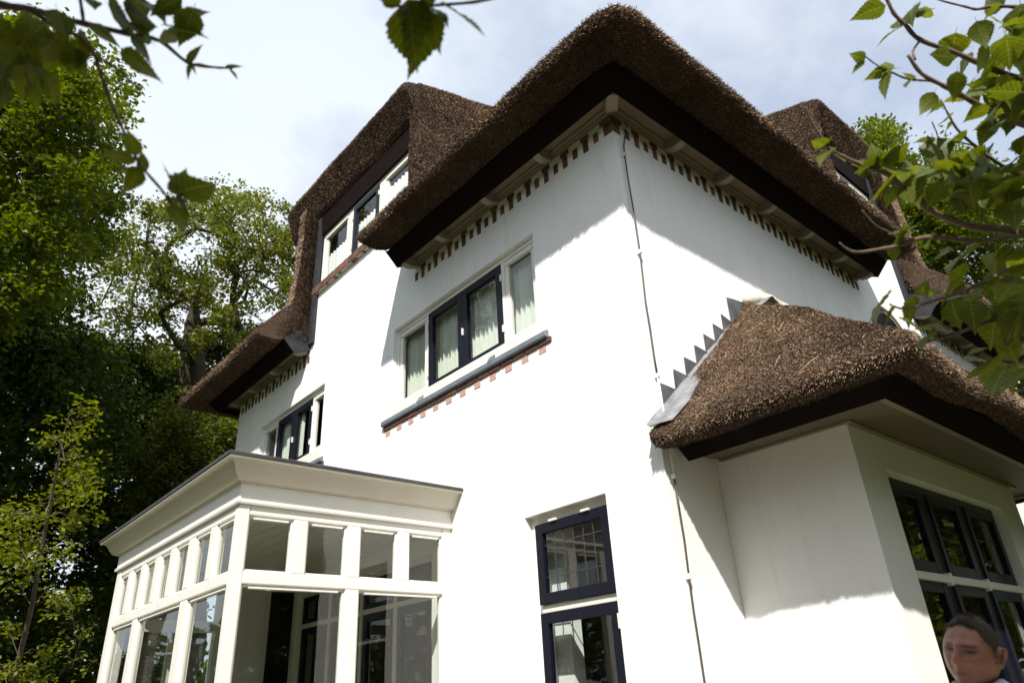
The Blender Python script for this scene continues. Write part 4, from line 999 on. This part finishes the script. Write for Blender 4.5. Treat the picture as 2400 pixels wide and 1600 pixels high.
for (a, b, c, d, dep, roll, w) in [
    (300, 330, 268, 305, 1.6, .4, 1), (318, 360, 300, 300, 1.58, .5, 1.15), (312, 372, 232, 358, 1.6, .3, .9), (322, 392, 280, 395, 1.57, -.4, 1.0), (326, 398, 295, 462, 1.58, .8, 1.0), (335, 400, 330, 345, 1.62, .2, .7),
    (402, 425, 383, 372, 1.63, .1, 1.1), (420, 450, 515, 420, 1.62, -.2, 1.15), (418, 452, 430, 385, 1.64, .3, 1.2), (425, 455, 480, 530, 1.6, .6, 1.2), (415, 462, 455, 520, 1.6, -.5, .9), (410, 485, 435, 545, 1.58, .2, .9), (395, 462, 425, 500, 1.62, .3, .8),
    (290, 130, 396, 180, 1.6, -.3, 1.1), (310, 90, 370, 150, 1.62, .2, 1.1), (350, 95, 300, 40, 1.66, .3, 1.2), (380, 95, 470, 60, 1.66, .2, 1.2), (395, 60, 495, 80, 1.66, .5, 1.2), (420, 50, 480, 15, 1.68, .1, 1.1), (300, 30, 380, 60, 1.64, -.4, 1.2), (260, 20, 330, 80, 1.62, -.2, 1.2), (345, 20, 280, -30, 1.66, .3, 1.2),
    (215, 60, 290, 110, 1.6, .3, 1.2), (190, 90, 250, 150, 1.58, -.2, 1.1), (420, 0, 340, 30, 1.66, .2, 1.1), (450, 30, 420, 110, 1.66, .5, 1.2), (330, 0, 400, 40, 1.65, .1, 1.1),
    (440, 145, 472, 100, 1.72, .2, .8), (450, 150, 430, 190, 1.72, .3, .45), (455, 150, 520, 158, 1.73, .2, .45), (530, 158, 572, 152, 1.75, .1, .6), (540, 162, 560, 184, 1.75, .2, .35), (445, 148, 462, 172, 1.72, .2, .4), (215, 0, 225, 20, 1.6, .2, .8),
    (180, 100, 170, 190, 1.56, .4, 1.1), (150, 90, 110, 170, 1.52, .6, 1.1), (170, 120, 215, 190, 1.55, -.4, .9), (120, 100, 60, 150, 1.5, .2, 1.2), (100, 60, 30, 120, 1.48, .3, 1.2), (60, 90, 0, 190, 1.46, .2, 1.2), (40, 120, -30, 200, 1.45, .1, 1.2), (90, 150, 120, 240, 1.5, .7, 1.0), (70, 160, 40, 240, 1.46, .2, 1.0), (110, 170, 130, 250, 1.5, -.6, .9), (20, 60, -50, 90, 1.46, .2, 1.2), (60, 30, 100, 90, 1.5, .3, 1.1), (0, 150, 30, 240, 1.44, .3, 1.1), (135, 30, 160, 100, 1.55, .2, 1.0), (75, 200, 90, 262, 1.46, .2, .9), (20, 200, -20, 260, 1.44, .2, 1.1)]:
    put_leaf(lt, at(a, b, dep), at(c, d, dep*random.uniform(.97, 1.03)), roll+random.gauss(0, .15), w*random.uniform(.72, .9))
# --- top centre: the tip of another twig
tcn = thing('leafy_branch', 'small blurred sprig of green leaves at the top centre', 'branch', (0, 0, 0))
tcb = px_branch([(1400, -160, 1.6), (1250, -40, 1.55), (1140, 0, 1.5), (1030, 12, 1.5), (945, 16, 1.5), (895, 0, 1.5), (860, -30, 1.5)], 0.0045, 0.002)
for k_, (p_, r0_) in enumerate(((Vector((-6.0, -2.85, 4.6)), .014), (Vector((-5.0, -3.2, 4.4)), .010), (Vector((-4.2, -3.05, 3.6)), .006))): tcb[0].insert(k_, p_); tcb[1].insert(k_, r0_)
for s_ in (tcb, px_branch([(945, 16, 1.5), (935, 30, 1.5), (932, 44, 1.5)], 0.002, 0.0015)): tubes('twig', [s_], M['twig'], tcn, 7)
for (a, b, c, d, dep, roll, w) in [(958, 14, 972, 166, 1.5, .35, .8), (990, 20, 972, 165, 1.52, -.5, .75), (1015, 40, 1030, 124, 1.5, .7, .55), (1050, 18, 1148, 78, 1.5, .3, .85), (1000, 15, 1062, 40, 1.5, .2, .8), (930, 14, 890, -25, 1.5, .2, .9), (1010, 10, 980, -40, 1.5, .3, .8)]:
    put_leaf(tcn, at(a, b, dep), at(c, d, dep*0.97), roll, w)
# --- right: mulberry shrub
mb = thing('mulberry_shrub', 'large-leaved green shrub leaning in from the right edge', 'shrub', (0, 0, 0))
RB = [[(2650, 640, 2.7), (2520, 580, 2.6), (2400, 543, 2.5), (2283, 531, 2.45), (2187, 496, 2.4), (2128, 452, 2.4), (2081, 408, 2.4), (2043, 396, 2.4), (1993, 375, 2.4), (1949, 352, 2.4), (1930, 330, 2.4), (1903, 285, 2.4), (1887, 250, 2.4)],
      [(2560, 560, 2.6), (2400, 552, 2.5), (2295, 564, 2.4), (2174, 556, 2.35), (2104, 576, 2.3), (2072, 582, 2.3), (2012, 591, 2.3), (1985, 583, 2.3), (1967, 568, 2.3)],
      [(2620, 330, 2.8), (2500, 240, 2.7), (2400, 190, 2.65), (2320, 160, 2.6), (2245, 126, 2.6), (2157, 94, 2.6), (2122, 59, 2.6), (2095, 32, 2.6), (2075, -10, 2.6)],
      [(2640, 420, 2.8), (2500, 330, 2.7), (2400, 293, 2.6), (2315, 258, 2.55), (2263, 229, 2.5), (2213, 202, 2.5), (2160, 173, 2.5), (2128, 129, 2.5)],
      [(2213, 202, 2.5), (2186, 191, 2.5), (2128, 185, 2.5), (2084, 167, 2.5), (2051, 150, 2.5), (2013, 120, 2.5)],
      [(2560, 560, 2.6), (2440, 450, 2.55), (2333, 378, 2.5), (2286, 343, 2.5), (2245, 305, 2.5), (2222, 267, 2.5), (2204, 232, 2.5)],
      [(2600, 60, 2.7), (2480, 25, 2.6), (2400, 18, 2.6), (2330, 15, 2.6), (2290, 22, 2.6), (2262, 16, 2.6), (2200, 0, 2.6), (2150, -20, 2.6)],
      [(2640, 560, 2.6), (2500, 570, 2.5), (2400, 604, 2.4), (2340, 642, 2.35), (2299, 665, 2.3), (2225, 693, 2.3), (2130, 722, 2.3), (2098, 719, 2.3), (2085, 712, 2.3)],
      [(2640, 700, 2.6), (2480, 710, 2.5), (2346, 744, 2.4), (2280, 767, 2.35), (2219, 789, 2.3), (2165, 802, 2.3), (2069, 824, 2.3), (2012, 831, 2.3)],
      [(2560, 500, 2.6), (2400, 455, 2.6), (2263, 442, 2.55), (2192, 437, 2.5), (2087, 405, 2.5)],
      [(2104, 560, 2.3), (2091, 547, 2.3), (2053, 528, 2.3), (2020, 492, 2.3)],
      [(2286, 343, 2.5), (2255, 335, 2.5), (2204, 325, 2.5), (2195, 310, 2.5), (2184, 285, 2.5)],
      [(2400, 430, 2.7), (2320, 425, 2.65), (2250, 410, 2.6), (2170, 400, 2.6)],
      [(2620, 820, 2.5), (2480, 830, 2.45), (2380, 850, 2.4), (2300, 830, 2.4)],
      [(2157, 94, 2.6), (2140, 120, 2.58), (2145, 140, 2.56)]]
radr = [(0.016, .0028), (.011, .0025), (.013, .006), (.014, .006), (.005, .0022), (.009, .0025), (.010, .002), (.009, .0025), (.009, .0018), (.009, .003), (.0025, .002), (.003, .002), (.008, .004), (.008, .003), (.004, .005)]
trunk_top = at(2700, 300, 2.9); tb_ = at(2720, 900, 2.8)
stem = [Vector((tb_.x+.1, tb_.y, 0)), Vector((tb_.x, tb_.y, .8)), at(2700, 800, 2.75), at(2660, 600, 2.7), at(2640, 420, 2.8), at(2600, 60, 2.75), at(2580, -200, 2.8)]
tubes('stem', [(stem, [.05, .045, .04, .034, .026, .018, .010])], M['twig'], mb, 9)
fines = []
for pts, (ra, rb) in zip(RB, radr):
    s_ = px_branch(pts, ra, rb); tubes('branch', [s_], M['twig'], mb, 7); fines.append(pts)
PXL = [  # base, tip, depth, roll, width : leaves that can be read one by one against sky and wall
    (2068, 16, 1992, 40, 2.6, .3, .95), (2115, 62, 2045, 98, 2.6, -.2, 1.0), (2120, 55, 2150, 5, 2.6, .3, 1.1), (2150, 40, 2190, 10, 2.6, .2, 1.2), (2140, 20, 2125, 55, 2.6, .5, 1.0),
    (2023, 142, 1993, 120, 2.5, .2, 1.1), (2022, 146, 1995, 172, 2.5, .2, .55), (2080, 166, 2022, 182, 2.5, .3, .8), (2085, 164, 2120, 152, 2.5, .2, .9), (2070, 170, 2075, 140, 2.5, .3, .9), (2078, 172, 2066, 232, 2.5, .4, .55), (2080, 178, 2055, 190, 2.5, .1, .6), (2145, 188, 2115, 168, 2.5, .2, .7), (2135, 186, 2118, 200, 2.5, .1, .4),
    (2205, 250, 2158, 262, 2.5, .2, .6), (2210, 255, 2188, 230, 2.5, .2, .4), (2225, 275, 2192, 292, 2.5, .2, .7), (2232, 285, 2215, 305, 2.5, .2, .5), (2180, 325, 2140, 332, 2.5, .2, .7), (2250, 330, 2215, 318, 2.5, .2, 1.0), (2330, 285, 2285, 345, 2.5, .2, .95), (2255, 230, 2210, 235, 2.5, .2, .7),
    (1935, 342, 1896, 322, 2.4, .3, .75), (1938, 340, 1950, 314, 2.4, .2, .75), (1945, 352, 1912, 372, 2.4, .3, .6), (1960, 362, 1985, 376, 2.4, .2, .5),
    (2055, 388, 1992, 395, 2.4, .2, .9), (2060, 380, 2045, 330, 2.4, .2, 1.1), (2075, 375, 2110, 320, 2.4, .3, 1.1), (2085, 385, 2130, 325, 2.4, -.1, .9), (2050, 395, 2000, 380, 2.4, .4, .8), (2085, 395, 2120, 410, 2.4, .2, 1.1), (2040, 398, 2005, 402, 2.4, .3, .7), (2100, 385, 2140, 380, 2.4, .2, 1.1), (2065, 392, 2055, 350, 2.4, .5, .9),
    (2090, 425, 2028, 468, 2.4, .2, 1.0), (2095, 440, 2075, 485, 2.4, .5, .8), (2190, 330, 2215, 390, 2.5, .2, 1.1),
    (2128, 535, 2078, 578, 2.3, .3, .9), (2110, 545, 2125, 525, 2.3, .2, 1.1), (2095, 578, 2092, 615, 2.3, .3, .9), (2180, 560, 2165, 582, 2.3, .2, .6), (2115, 560, 2080, 590, 2.32, -.3, .8),
    (2080, 688, 2018, 770, 2.3, .3, 1.0), (2096, 720, 2060, 768, 2.3, -.2, .95), (2110, 745, 2160, 765, 2.3, .1, .5), (2155, 768, 2225, 762, 2.3, .2, .9), (2170, 790, 2150, 810, 2.3, .3, .9), (2200, 770, 2150, 808, 2.32, .2, .9), (2225, 740, 2180, 770, 2.3, .2, .9), (2072, 822, 2050, 828, 2.3, .2, .6), (2230, 765, 2260, 745, 2.3, .2, 1.1), (2380, 835, 2360, 862, 2.4, .1, .9), (2400, 830, 2355, 862, 2.4, .2, .8), (2160, 690, 2170, 650, 2.3, .2, 1.0), (2200, 680, 2168, 690, 2.3, .3, 1.0)]
for (a, b, c, d, dep, roll, w) in PXL:
    put_leaf(mb, at(a, b, dep), at(c, d, dep*random.uniform(.96, 1.04)), roll+random.gauss(0, .2), w*random.uniform(.9, 1.1))
nl = len(PXL); dens = [(2150, 2420, 0, 230), (2240, 2420, 60, 480), (2280, 2440, 200, 860), (2150, 2430, 380, 480), (2130, 2430, 580, 760), (2290, 2430, 600, 880), (2110, 2300, 360, 450)]
while nl < 294:
    x0, x1, y0, y1 = random.choice(dens); x = random.triangular(x0, x1+40, x1); y = random.uniform(y0, y1)
    if x < 2200 and 480 < y < 560: continue
    dep = random.uniform(2.15, 2.95); an = random.gauss(math.radians(150), 0.9); L = random.uniform(45, 92)
    put_leaf(mb, at(x, y, dep), at(x+L*math.cos(an), y+L*0.8*math.sin(an)+12, dep*random.uniform(.96, 1.04)), random.gauss(.1, .5), random.uniform(.75, 1.15)); nl += 1

# ------------------------------------------------------------------ the man in front of the bay window
def build_man():
    los = ray(2262, 1520); los = Vector((los[0], los[1], 0)).normalized()
    head_c = at(2264, 1530, 2.42)                               # centre of the head
    yaw = math.radians(24)
    fwd = (-los); left_of_view = Vector((-los.y, los.x, 0))      # viewer's left, seen along los
    fwd = (fwd*math.cos(yaw)+left_of_view*math.sin(yaw)).normalized(); right = Vector((fwd.y, -fwd.x, 0))   # his right hand side
    base = Vector((head_c.x, head_c.y, 0)); H = head_c.z
    t = thing('person', 'man with short dark hair and white collar before the bay window, lower right', 'person', base)
    # local frame: x = his right, y = forward, z = up; z=0 ground
    R = Matrix((right, fwd, Vector((0, 0, 1)))).transposed().to_4x4()
    # ---- head
    def gauss(dx, dz, sx, sz): return math.exp(-(dx*dx)/(2*sx*sx)-(dz*dz)/(2*sz*sz))
    V = []; Fc = []; nu, nv = 72, 56; cols = []
    for i in range(nv+1):
        ph = math.pi*i/nv
        for j in range(nu):
            th = 2*math.pi*j/nu; x, y, z = math.sin(ph)*math.sin(th), math.sin(ph)*math.cos(th), math.cos(ph)
            px, py, pz = 0.080*x, 0.098*y, 0.122*z
            low = max(0, -z); 
            px *= 1-0.20*low**2.0; py *= 1-(0.10 if y > 0 else 0.42)*low**1.3
            if y > 0: py += 0.010*low                                  # chin
            px *= 1+0.04*gauss(0, pz-0.03, 1, 0.05)
            if y < 0: py *= 1+0.05*max(0, z)
            fr = max(0, y)**1.2
            d = 0
            d += fr*0.026*gauss(px, pz+0.020, 0.0085, 0.012)           # nose tip
            d += fr*0.018*gauss(px, pz-0.004, 0.0075, 0.022)           # nose bridge
            d += fr*0.010*(gauss(px-0.012, pz+0.026, 0.007, 0.008)+gauss(px+0.012, pz+0.026, 0.007, 0.008))
            d += fr*0.007*(gauss(px-0.030, pz-0.030, 0.020, 0.007)+gauss(px+0.030, pz-0.030, 0.020, 0.007)+0.6*gauss(px, pz-0.030, 0.014, 0.008))   # brow
            d -= fr*0.017*(gauss(px-0.031, pz-0.012, 0.013, 0.009)+gauss(px+0.031, pz-0.012, 0.013, 0.009))   # deep sockets
            d += fr*0.0075*(gauss(px-0.031, pz-0.0105, 0.009, 0.0055)+gauss(px+0.031, pz-0.0105, 0.009, 0.0055))  # lids
            d -= fr*0.0035*(gauss(px-0.031, pz-0.0095, 0.011, 0.0016)+gauss(px+0.031, pz-0.0095, 0.011, 0.0016))
            d += fr*0.006*(gauss(px-0.046, pz+0.018, 0.016, 0.014)+gauss(px+0.046, pz+0.018, 0.016, 0.014))   # cheek bones
            d -= fr*0.004*(gauss(px-0.028, pz+0.045, 0.007, 0.016)+gauss(px+0.028, pz+0.045, 0.007, 0.016))   # folds
            d += fr*0.008*gauss(px, pz+0.052, 0.020, 0.0055)+fr*0.008*gauss(px, pz+0.066, 0.018, 0.006)       # lips
            d -= fr*0.008*gauss(px, pz+0.059, 0.019, 0.0028)
            d += fr*0.007*gauss(px, pz+0.098, 0.018, 0.014)
            py += d*1.35; V.append((px, py, pz+H))
    tilt = math.radians(-13); ct, st_ = math.cos(tilt), math.sin(tilt)
    def hd(p):                                               # tilt of the head about the neck
        x, y, z = p; z -= H-0.09; return (x*ct+z*st_, y, -x*st_+z*ct+H-0.09)
    for i in range(nv):
        for j in range(nu): a = i*nu+j; b = i*nu+(j+1) % nu; Fc.append((a, b, b+nu, a+nu))
    # ears: shaped rims on both sides
    for sx in (-1, 1):
        b = len(V); n1, n2 = 18, 8
        for i in range(n1):
            a = 2*math.pi*i/n1; ez = 0.031*math.sin(a); ey = 0.018*math.cos(a)*(1.15 if ez > 0 else 0.8)
            for k in range(n2):
                c = 2*math.pi*k/n2; r = 0.0058
                V.append((sx*(0.078+0.006*math.sin(a+.4)+0.010*(ey < 0)+r*math.cos(c)), -0.012+ey*(1+0.3*math.sin(c)*r/0.006)-0.004, -0.002+ez+r*math.sin(c)*0.6+H))
        for i in range(n1):
            for k in range(n2): Fc.append((b+i*n2+k, b+i*n2+(k+1) % n2, b+((i+1) % n1)*n2+(k+1) % n2, b+((i+1) % n1)*n2+k))
        b = len(V)                                                     # hollow of the ear
        for i in range(n1):
            a = 2*math.pi*i/n1; V += [(sx*0.076, -0.016+0.016*math.cos(a), -0.002+0.028*math.sin(a)+H), (sx*0.083, -0.016+0.014*math.cos(a), -0.002+0.026*math.sin(a)+H)]
        for i in range(n1): q = (i+1) % n1; Fc.append((b+2*i, b+2*q, b+2*q+1, b+2*i+1))
        Fc.append(tuple(b+2*i+1 for i in range(n1))); Fc.append(tuple(b+2*i for i in reversed(range(n1))))
    V = [hd(p) for p in V]
    # ---- skinned figure
    def skin(chains, root):
        me = bpy.data.meshes.new('tmp'); bm = bmesh.new(); ly = bm.verts.layers.skin.verify(); idx = {}
        def vert(key, co, r):
            if key not in idx: v = bm.verts.new(co); v[ly].radius = (r, r); v[ly].use_root = (key == root); idx[key] = v
            return idx[key]
        for ch in chains:
            pv = None
            for key, co, r in ch:
                v = vert(key, co, r)
                if pv is not None and not any(e.other_vert(pv) is v for e in pv.link_edges): bm.edges.new((pv, v))
                pv = v
        bm.to_mesh(me); bm.free(); o = bpy.data.objects.new('tmp', me); COL.objects.link(o)
        o.modifiers.new('s', 'SKIN'); sb = o.modifiers.new('u', 'SUBSURF'); sb.levels = 2
        dg = bpy.context.evaluated_depsgraph_get(); dg.update(); ev = o.evaluated_get(dg); m2 = ev.to_mesh()
        vv = [tuple(v.co) for v in m2.vertices]; ff = [tuple(p.vertices) for p in m2.polygons]; ev.to_mesh_clear(); bpy.data.objects.remove(o); bpy.data.meshes.remove(me)
        bm = bmesh.new(); pv = [bm.verts.new(c) for c in vv]
        for f in ff: bm.faces.new([pv[i] for i in f])
        bmesh.ops.recalc_face_normals(bm, faces=bm.faces); bm.faces.ensure_lookup_table(); bm.verts.index_update()
        if bm.calc_volume(signed=True) < 0: bmesh.ops.reverse_faces(bm, faces=bm.faces[:])
        ff = [tuple(v.index for v in f.verts) for f in bm.faces]; bm.free()
        return vv, ff
    s0 = H/1.615
    def S(x, y, z): return (x*s0, y*s0, z*s0)
    fingers = []
    chains = [[('pel', S(0, 0, .95), .13), ('waist', S(0, 0.01, 1.10), .13), ('chest', S(0, 0, 1.28), .145), ('neckb', S(0, -.015, 1.43), .075), ('neck', S(0, -.01, 1.52), .058), ('headb', S(0, 0.0, 1.60), .055)]]
    for sx, n in ((-1, 'l'), (1, 'r')):
        chains.append([('chest', S(0, 0, 1.28), .145), ('sh'+n, S(sx*.17, -.01, 1.385), .062), ('el'+n, S(sx*.235, -.03, 1.10), .044), ('wr'+n, S(sx*.245, .06, .865), .028), ('pm'+n, S(sx*.245, .08, .80), .030)])
        for q, (dx, L) in enumerate(((-.024, .075), (-.008, .088), (.008, .082), (.024, .066))):
            fingers.append([('pm', S(sx*.245, .08+dx*.7, .795), .012), ('f%d0' % q+n, S(sx*.245-sx*.004, .085+dx, .765), .0095), ('f%d1' % q+n, S(sx*.238, .092+dx, .765-L*.5), .0088), ('f%d2' % q+n, S(sx*.225, .094+dx, .765-L), .0078)])
        fingers.append([('wr', S(sx*.245, .075, .845), .014), ('t0'+n, S(sx*.235, .105, .82), .011), ('t1'+n, S(sx*.228, .125, .785), .0095), ('t2'+n, S(sx*.222, .132, .755), .0085)])
        chains.append([('pel', S(0, 0, .95), .13), ('hp'+n, S(sx*.09, 0, .88), .098), ('kn'+n, S(sx*.10, .02, .49), .060), ('an'+n, S(sx*.11, -.02, .085), .040), ('ft'+n, S(sx*.12, .13, .04), .035)])
    V2 = list(V); F2 = list(Fc)
    for ch_, rt_ in [(chains, 'pel')]+[([f_], f_[0][0]) for f_ in fingers]:
        bv, bf = skin(ch_, rt_); off = len(V2); V2 += bv; F2 += [tuple(off+i for i in f) for f in bf]
    body = mesh('body', V2, F2, None, t); body.matrix_local = R
    rm = body.modifiers.new('r', 'REMESH'); rm.mode = 'VOXEL'; rm.voxel_size = 0.0038; rm.use_smooth_shade = True
    sm = body.modifiers.new('sm', 'SMOOTH'); sm.factor = 0.35; sm.iterations = 1
    dg = bpy.context.evaluated_depsgraph_get(); dg.update(); baked = bpy.data.meshes.new_from_object(body.evaluated_get(dg)); old = body.data
    body.modifiers.clear(); body.data = baked; bpy.data.meshes.remove(old)
    bm = bmesh.new(); bm.from_mesh(baked); seen = set(); best = []
    for v0 in bm.verts:
        if v0 in seen: continue
        isl = [v0]; seen.add(v0)
        for v in isl:
            for e in v.link_edges:
                w = e.other_vert(v)
                if w not in seen: seen.add(w); isl.append(w)
        if len(isl) > len(best): best = isl
    keep = set(best); bmesh.ops.delete(bm, geom=[v for v in bm.verts if v not in keep], context='VERTS'); bm.to_mesh(baked); bm.free()
    baked.polygons.foreach_set('use_smooth', [True]*len(baked.polygons)); baked.materials.clear()
    m, nt, b = mat('skin')
    tcx = N(nt, 'ShaderNodeTexCoord'); sp = N(nt, 'ShaderNodeSeparateXYZ'); rt = N(nt, 'ShaderNodeVectorRotate', rotation_type='Y_AXIS'); rt.inputs['Center'].default_value = (0, 0, H-0.09); rt.inputs['Angle'].default_value = -tilt
    nt.links.new(tcx.outputs['Object'], rt.inputs['Vector']); nt.links.new(rt.outputs[0], sp.inputs[0])
    def band(zc, hz, xc, hx, soft=0.35):                              # soft box mask in face coordinates
        out = None
        for ch, c, h in ((2, zc+H, hz), (0, xc, hx)):
            src = sp.outputs[ch]
            if ch == 0: ab = N(nt, 'ShaderNodeMath', operation='ABSOLUTE'); nt.links.new(src, ab.inputs[0]); src = ab.outputs[0]
            su = N(nt, 'ShaderNodeMath', operation='SUBTRACT'); su.inputs[1].default_value = c; nt.links.new(src, su.inputs[0])
            a2 = N(nt, 'ShaderNodeMath', operation='ABSOLUTE'); nt.links.new(su.outputs[0], a2.inputs[0])
            mr = N(nt, 'ShaderNodeMapRange'); mr.inputs['From Min'].default_value = h*(1+soft); mr.inputs['From Max'].default_value = h*(1-soft); nt.links.new(a2.outputs[0], mr.inputs['Value'])
            if out is None: out = mr.outputs[0]
            else: mu = N(nt, 'ShaderNodeMath', operation='MULTIPLY'); nt.links.new(out, mu.inputs[0]); nt.links.new(mr.outputs[0], mu.inputs[1]); out = mu.outputs[0]
        fy = N(nt, 'ShaderNodeMath', operation='GREATER_THAN'); fy.inputs[1].default_value = 0.03; nt.links.new(sp.outputs[1], fy.inputs[0])
        mu = N(nt, 'ShaderNodeMath', operation='MULTIPLY'); nt.links.new(out, mu.inputs[0]); nt.links.new(fy.outputs[0], mu.inputs[1]); return mu.outputs[0]
    base_c = ramp(nt, noise(nt, 22, 5).outputs[0], [(0.3, (0.25, 0.105, 0.065)), (0.7, (0.34, 0.155, 0.10))]).outputs[0]
    for msk, c in ((band(-0.059, 0.0085, 0.0, 0.023), (0.22, 0.07, 0.055)), (band(-0.059, 0.0022, 0.0, 0.020), (0.04, 0.015, 0.012)), (band(-0.085, 0.035, 0.0, 0.06, 0.6), (0.235, 0.115, 0.08)), (band(0.0265, 0.0045, 0.030, 0.020), (0.06, 0.032, 0.02)), (band(0.010, 0.0085, 0.031, 0.017, 0.6), (0.16, 0.065, 0.045)), (band(0.0095, 0.0036, 0.031, 0.0115), (0.03, 0.018, 0.014)), (band(-0.022, 0.014, 0.0, 0.016, 0.7), (0.35, 0.135, 0.09))):  # broad dark band round the eyes paints socket shade into the skin colour
        mm = N(nt, 'ShaderNodeMix', data_type='RGBA'); nt.links.new(msk, mm.inputs[0]); nt.links.new(base_c, mm.inputs[6]); mm.inputs[7].default_value = (*c, 1); base_c = mm.outputs[2]
    nt.links.new(base_c, b.inputs['Base Color']); b.inputs['Roughness'].default_value = 0.42; bump(nt, b, noise(nt, 160, 6, 0.7).outputs[0], 0.35, 0.004); b.inputs['Subsurface Weight'].default_value = 0.12; b.inputs['Subsurface Radius'].default_value = (0.01, 0.004, 0.002)
    body.data.materials.append(m)
    # ---- hair: cap following the skull, with strands
    Vh = []; Fh = []; keep = {}
    def hairline(th): return 0.088+0.006*math.cos(th*5) if abs(th) < 0.75 else (0.084-0.096*min(1, (abs(th)-0.75)/0.55) if abs(th) < 1.75 else -0.012-0.055*min(1, (abs(th)-1.75)/0.7))
    hn = 96; rows = 20
    for i in range(rows+1):
        for j in range(hn):
            th = -math.pi+2*math.pi*j/hn; zl = hairline(th); ph_end = math.acos(max(-1, min(1, zl/0.122))); ph = ph_end*i/rows
            x, y, z = math.sin(ph)*math.sin(th), math.sin(ph)*math.cos(th), math.cos(ph)
            k = 1.035-0.028*(i/rows)**3+0.005*math.sin(th*37+i*1.3)*(0.4+0.6*random.random())
            low = max(0, -z); Vh.append((0.080*x*k*1.02*(1-0.3*low**1.6), 0.098*y*k*(1+0.05*max(0, z)*(y < 0)), 0.122*z*(k-0.01)+H))
    for i in range(rows):
        for j in range(hn): a = i*hn+j; q = i*hn+(j+1) % hn; Fh.append((a, q, q+hn, a+hn))
    Vh = [hd(p) for p in Vh]
    hm = simple('dark_hair', (0.045, 0.025, 0.016), 0.45, 0.5, 60, 0.6, 220)
    hr = mesh('hair', Vh, Fh, hm, t, smooth=True); hr.matrix_local = R
    P = np.array(Vh); ns = 6000; pick = np.concatenate([rng.integers(0, len(P), 4800), rng.integers(len(P)-3*hn, len(P), 1200)]); p0 = P[pick]+rng.normal(size=(ns, 3))*0.003; nrm = p0-np.array([0, 0, H]); nrm /= np.linalg.norm(nrm, axis=1)[:, None]
    dirv = nrm*0.35+np.array([0, 0.35, -0.45])+rng.normal(size=(ns, 3))*0.25; dirv /= np.linalg.norm(dirv, axis=1)[:, None]; sd_ = np.cross(dirv, rng.normal(size=(ns, 3))); sd_ /= np.linalg.norm(sd_, axis=1)[:, None]
    Ls = rng.uniform(.004, .010, ns)[:, None]; q4 = np.stack([p0-sd_*.0006, p0+sd_*.0006, p0+dirv*Ls+sd_*.0003, p0+dirv*Ls-sd_*.0003], 1).reshape(-1, 3)
    st = fast_mesh('hair_strands', q4, np.arange(ns*4).reshape(-1, 4), hm, hr, 'stuff')
    # ---- clothes
    sc_ = [[('hem', S(0, 0, .86), .175), ('pel', S(0, 0, .95), .170), ('waist', S(0, 0.01, 1.10), .160), ('chest', S(0, 0, 1.28), .160), ('neckb', S(0, -.015, 1.43), .088)]]
    for sx, n in ((-1, 'l'), (1, 'r')): sc_.append([('chest', S(0, 0, 1.28), .160), ('sh'+n, S(sx*.17, -.01, 1.385), .078), ('el'+n, S(sx*.235, -.03, 1.10), .060), ('wr'+n, S(sx*.245, .055, .885), .042)])
    vv, ff = skin(sc_, 'chest'); sh = mesh('shirt', vv, ff, simple('white_shirt', (0.62, 0.66, 0.74), 0.8, 0.05, 12, 0.2, 30), t, smooth=True); sh.matrix_local = R
    Vc = []; Fcx = []; n = 40                                           # collar: two standing folds open at the front
    for i in range(n+1):
        a = math.radians(20)+(2*math.pi-math.radians(40))*i/n; sx_, cy = math.sin(a), math.cos(a)
        for rr, zz in ((.066, 1.445), (.074, 1.50), (.090, 1.485), (.104, 1.43)): Vc.append(S(sx_*rr, cy*rr*1.05-.012, zz+0.035-0.022*max(0, cy)))
    for i in range(n):
        for k in range(3): a = i*4+k; Fcx.append((a, a+4, a+5, a+1))
    co = mesh('collar', Vc, Fcx, sh.data.materials[0], t, smooth=True); co.matrix_local = R; sdm = co.modifiers.new('s', 'SOLIDIFY'); sdm.thickness = 0.004
    tr = [[('pel', S(0, 0, .95), .155), ('top', S(0, 0, 1.04), .145)]]
    for sx, n in ((-1, 'l'), (1, 'r')): tr.append([('pel', S(0, 0, .95), .155), ('hp'+n, S(sx*.09, 0, .86), .112), ('kn'+n, S(sx*.10, .02, .49), .078), ('an'+n, S(sx*.11, -.02, .10), .062)])
    vv, ff = skin(tr, 'pel'); tro = mesh('trousers', vv, ff, simple('dark_trousers', (0.03, 0.032, 0.045), 0.85), t, smooth=True); tro.matrix_local = R
    for sx in (-1, 1):
        vv, ff = skin([[('a', S(sx*.11, -.045, .055), .05), ('b', S(sx*.115, .05, .05), .05), ('c', S(sx*.122, .155, .04), .042)]], 'a')
        shoe = mesh('shoe', vv, ff, simple('black_shoe', (0.02, 0.018, 0.016), 0.35), t, smooth=True); shoe.matrix_local = R
build_man()
# dense leaf ball added out of view to shade the man, hung on the shrub
shade_c = np.array([-3.17, -3.70, 3.38]); Pm = ball_cloud(shade_c, (0.30, 0.30, 0.26), 1500)
fast_mesh('shade_foliage', leaf_quads(Pm, 0.09, 0.6), np.arange(6000).reshape(-1, 4), M['leaf_maple'], mb, 'stuff', np.repeat(rng.random(1500), 4))
tubes('branch', [([at(2580, -200, 2.8), Vector((-2.75, -3.75, 3.3)), Vector(shade_c)], [.010, .007, .003])], M['twig'], mb, 7)  # twig added to carry the shading leaf ball
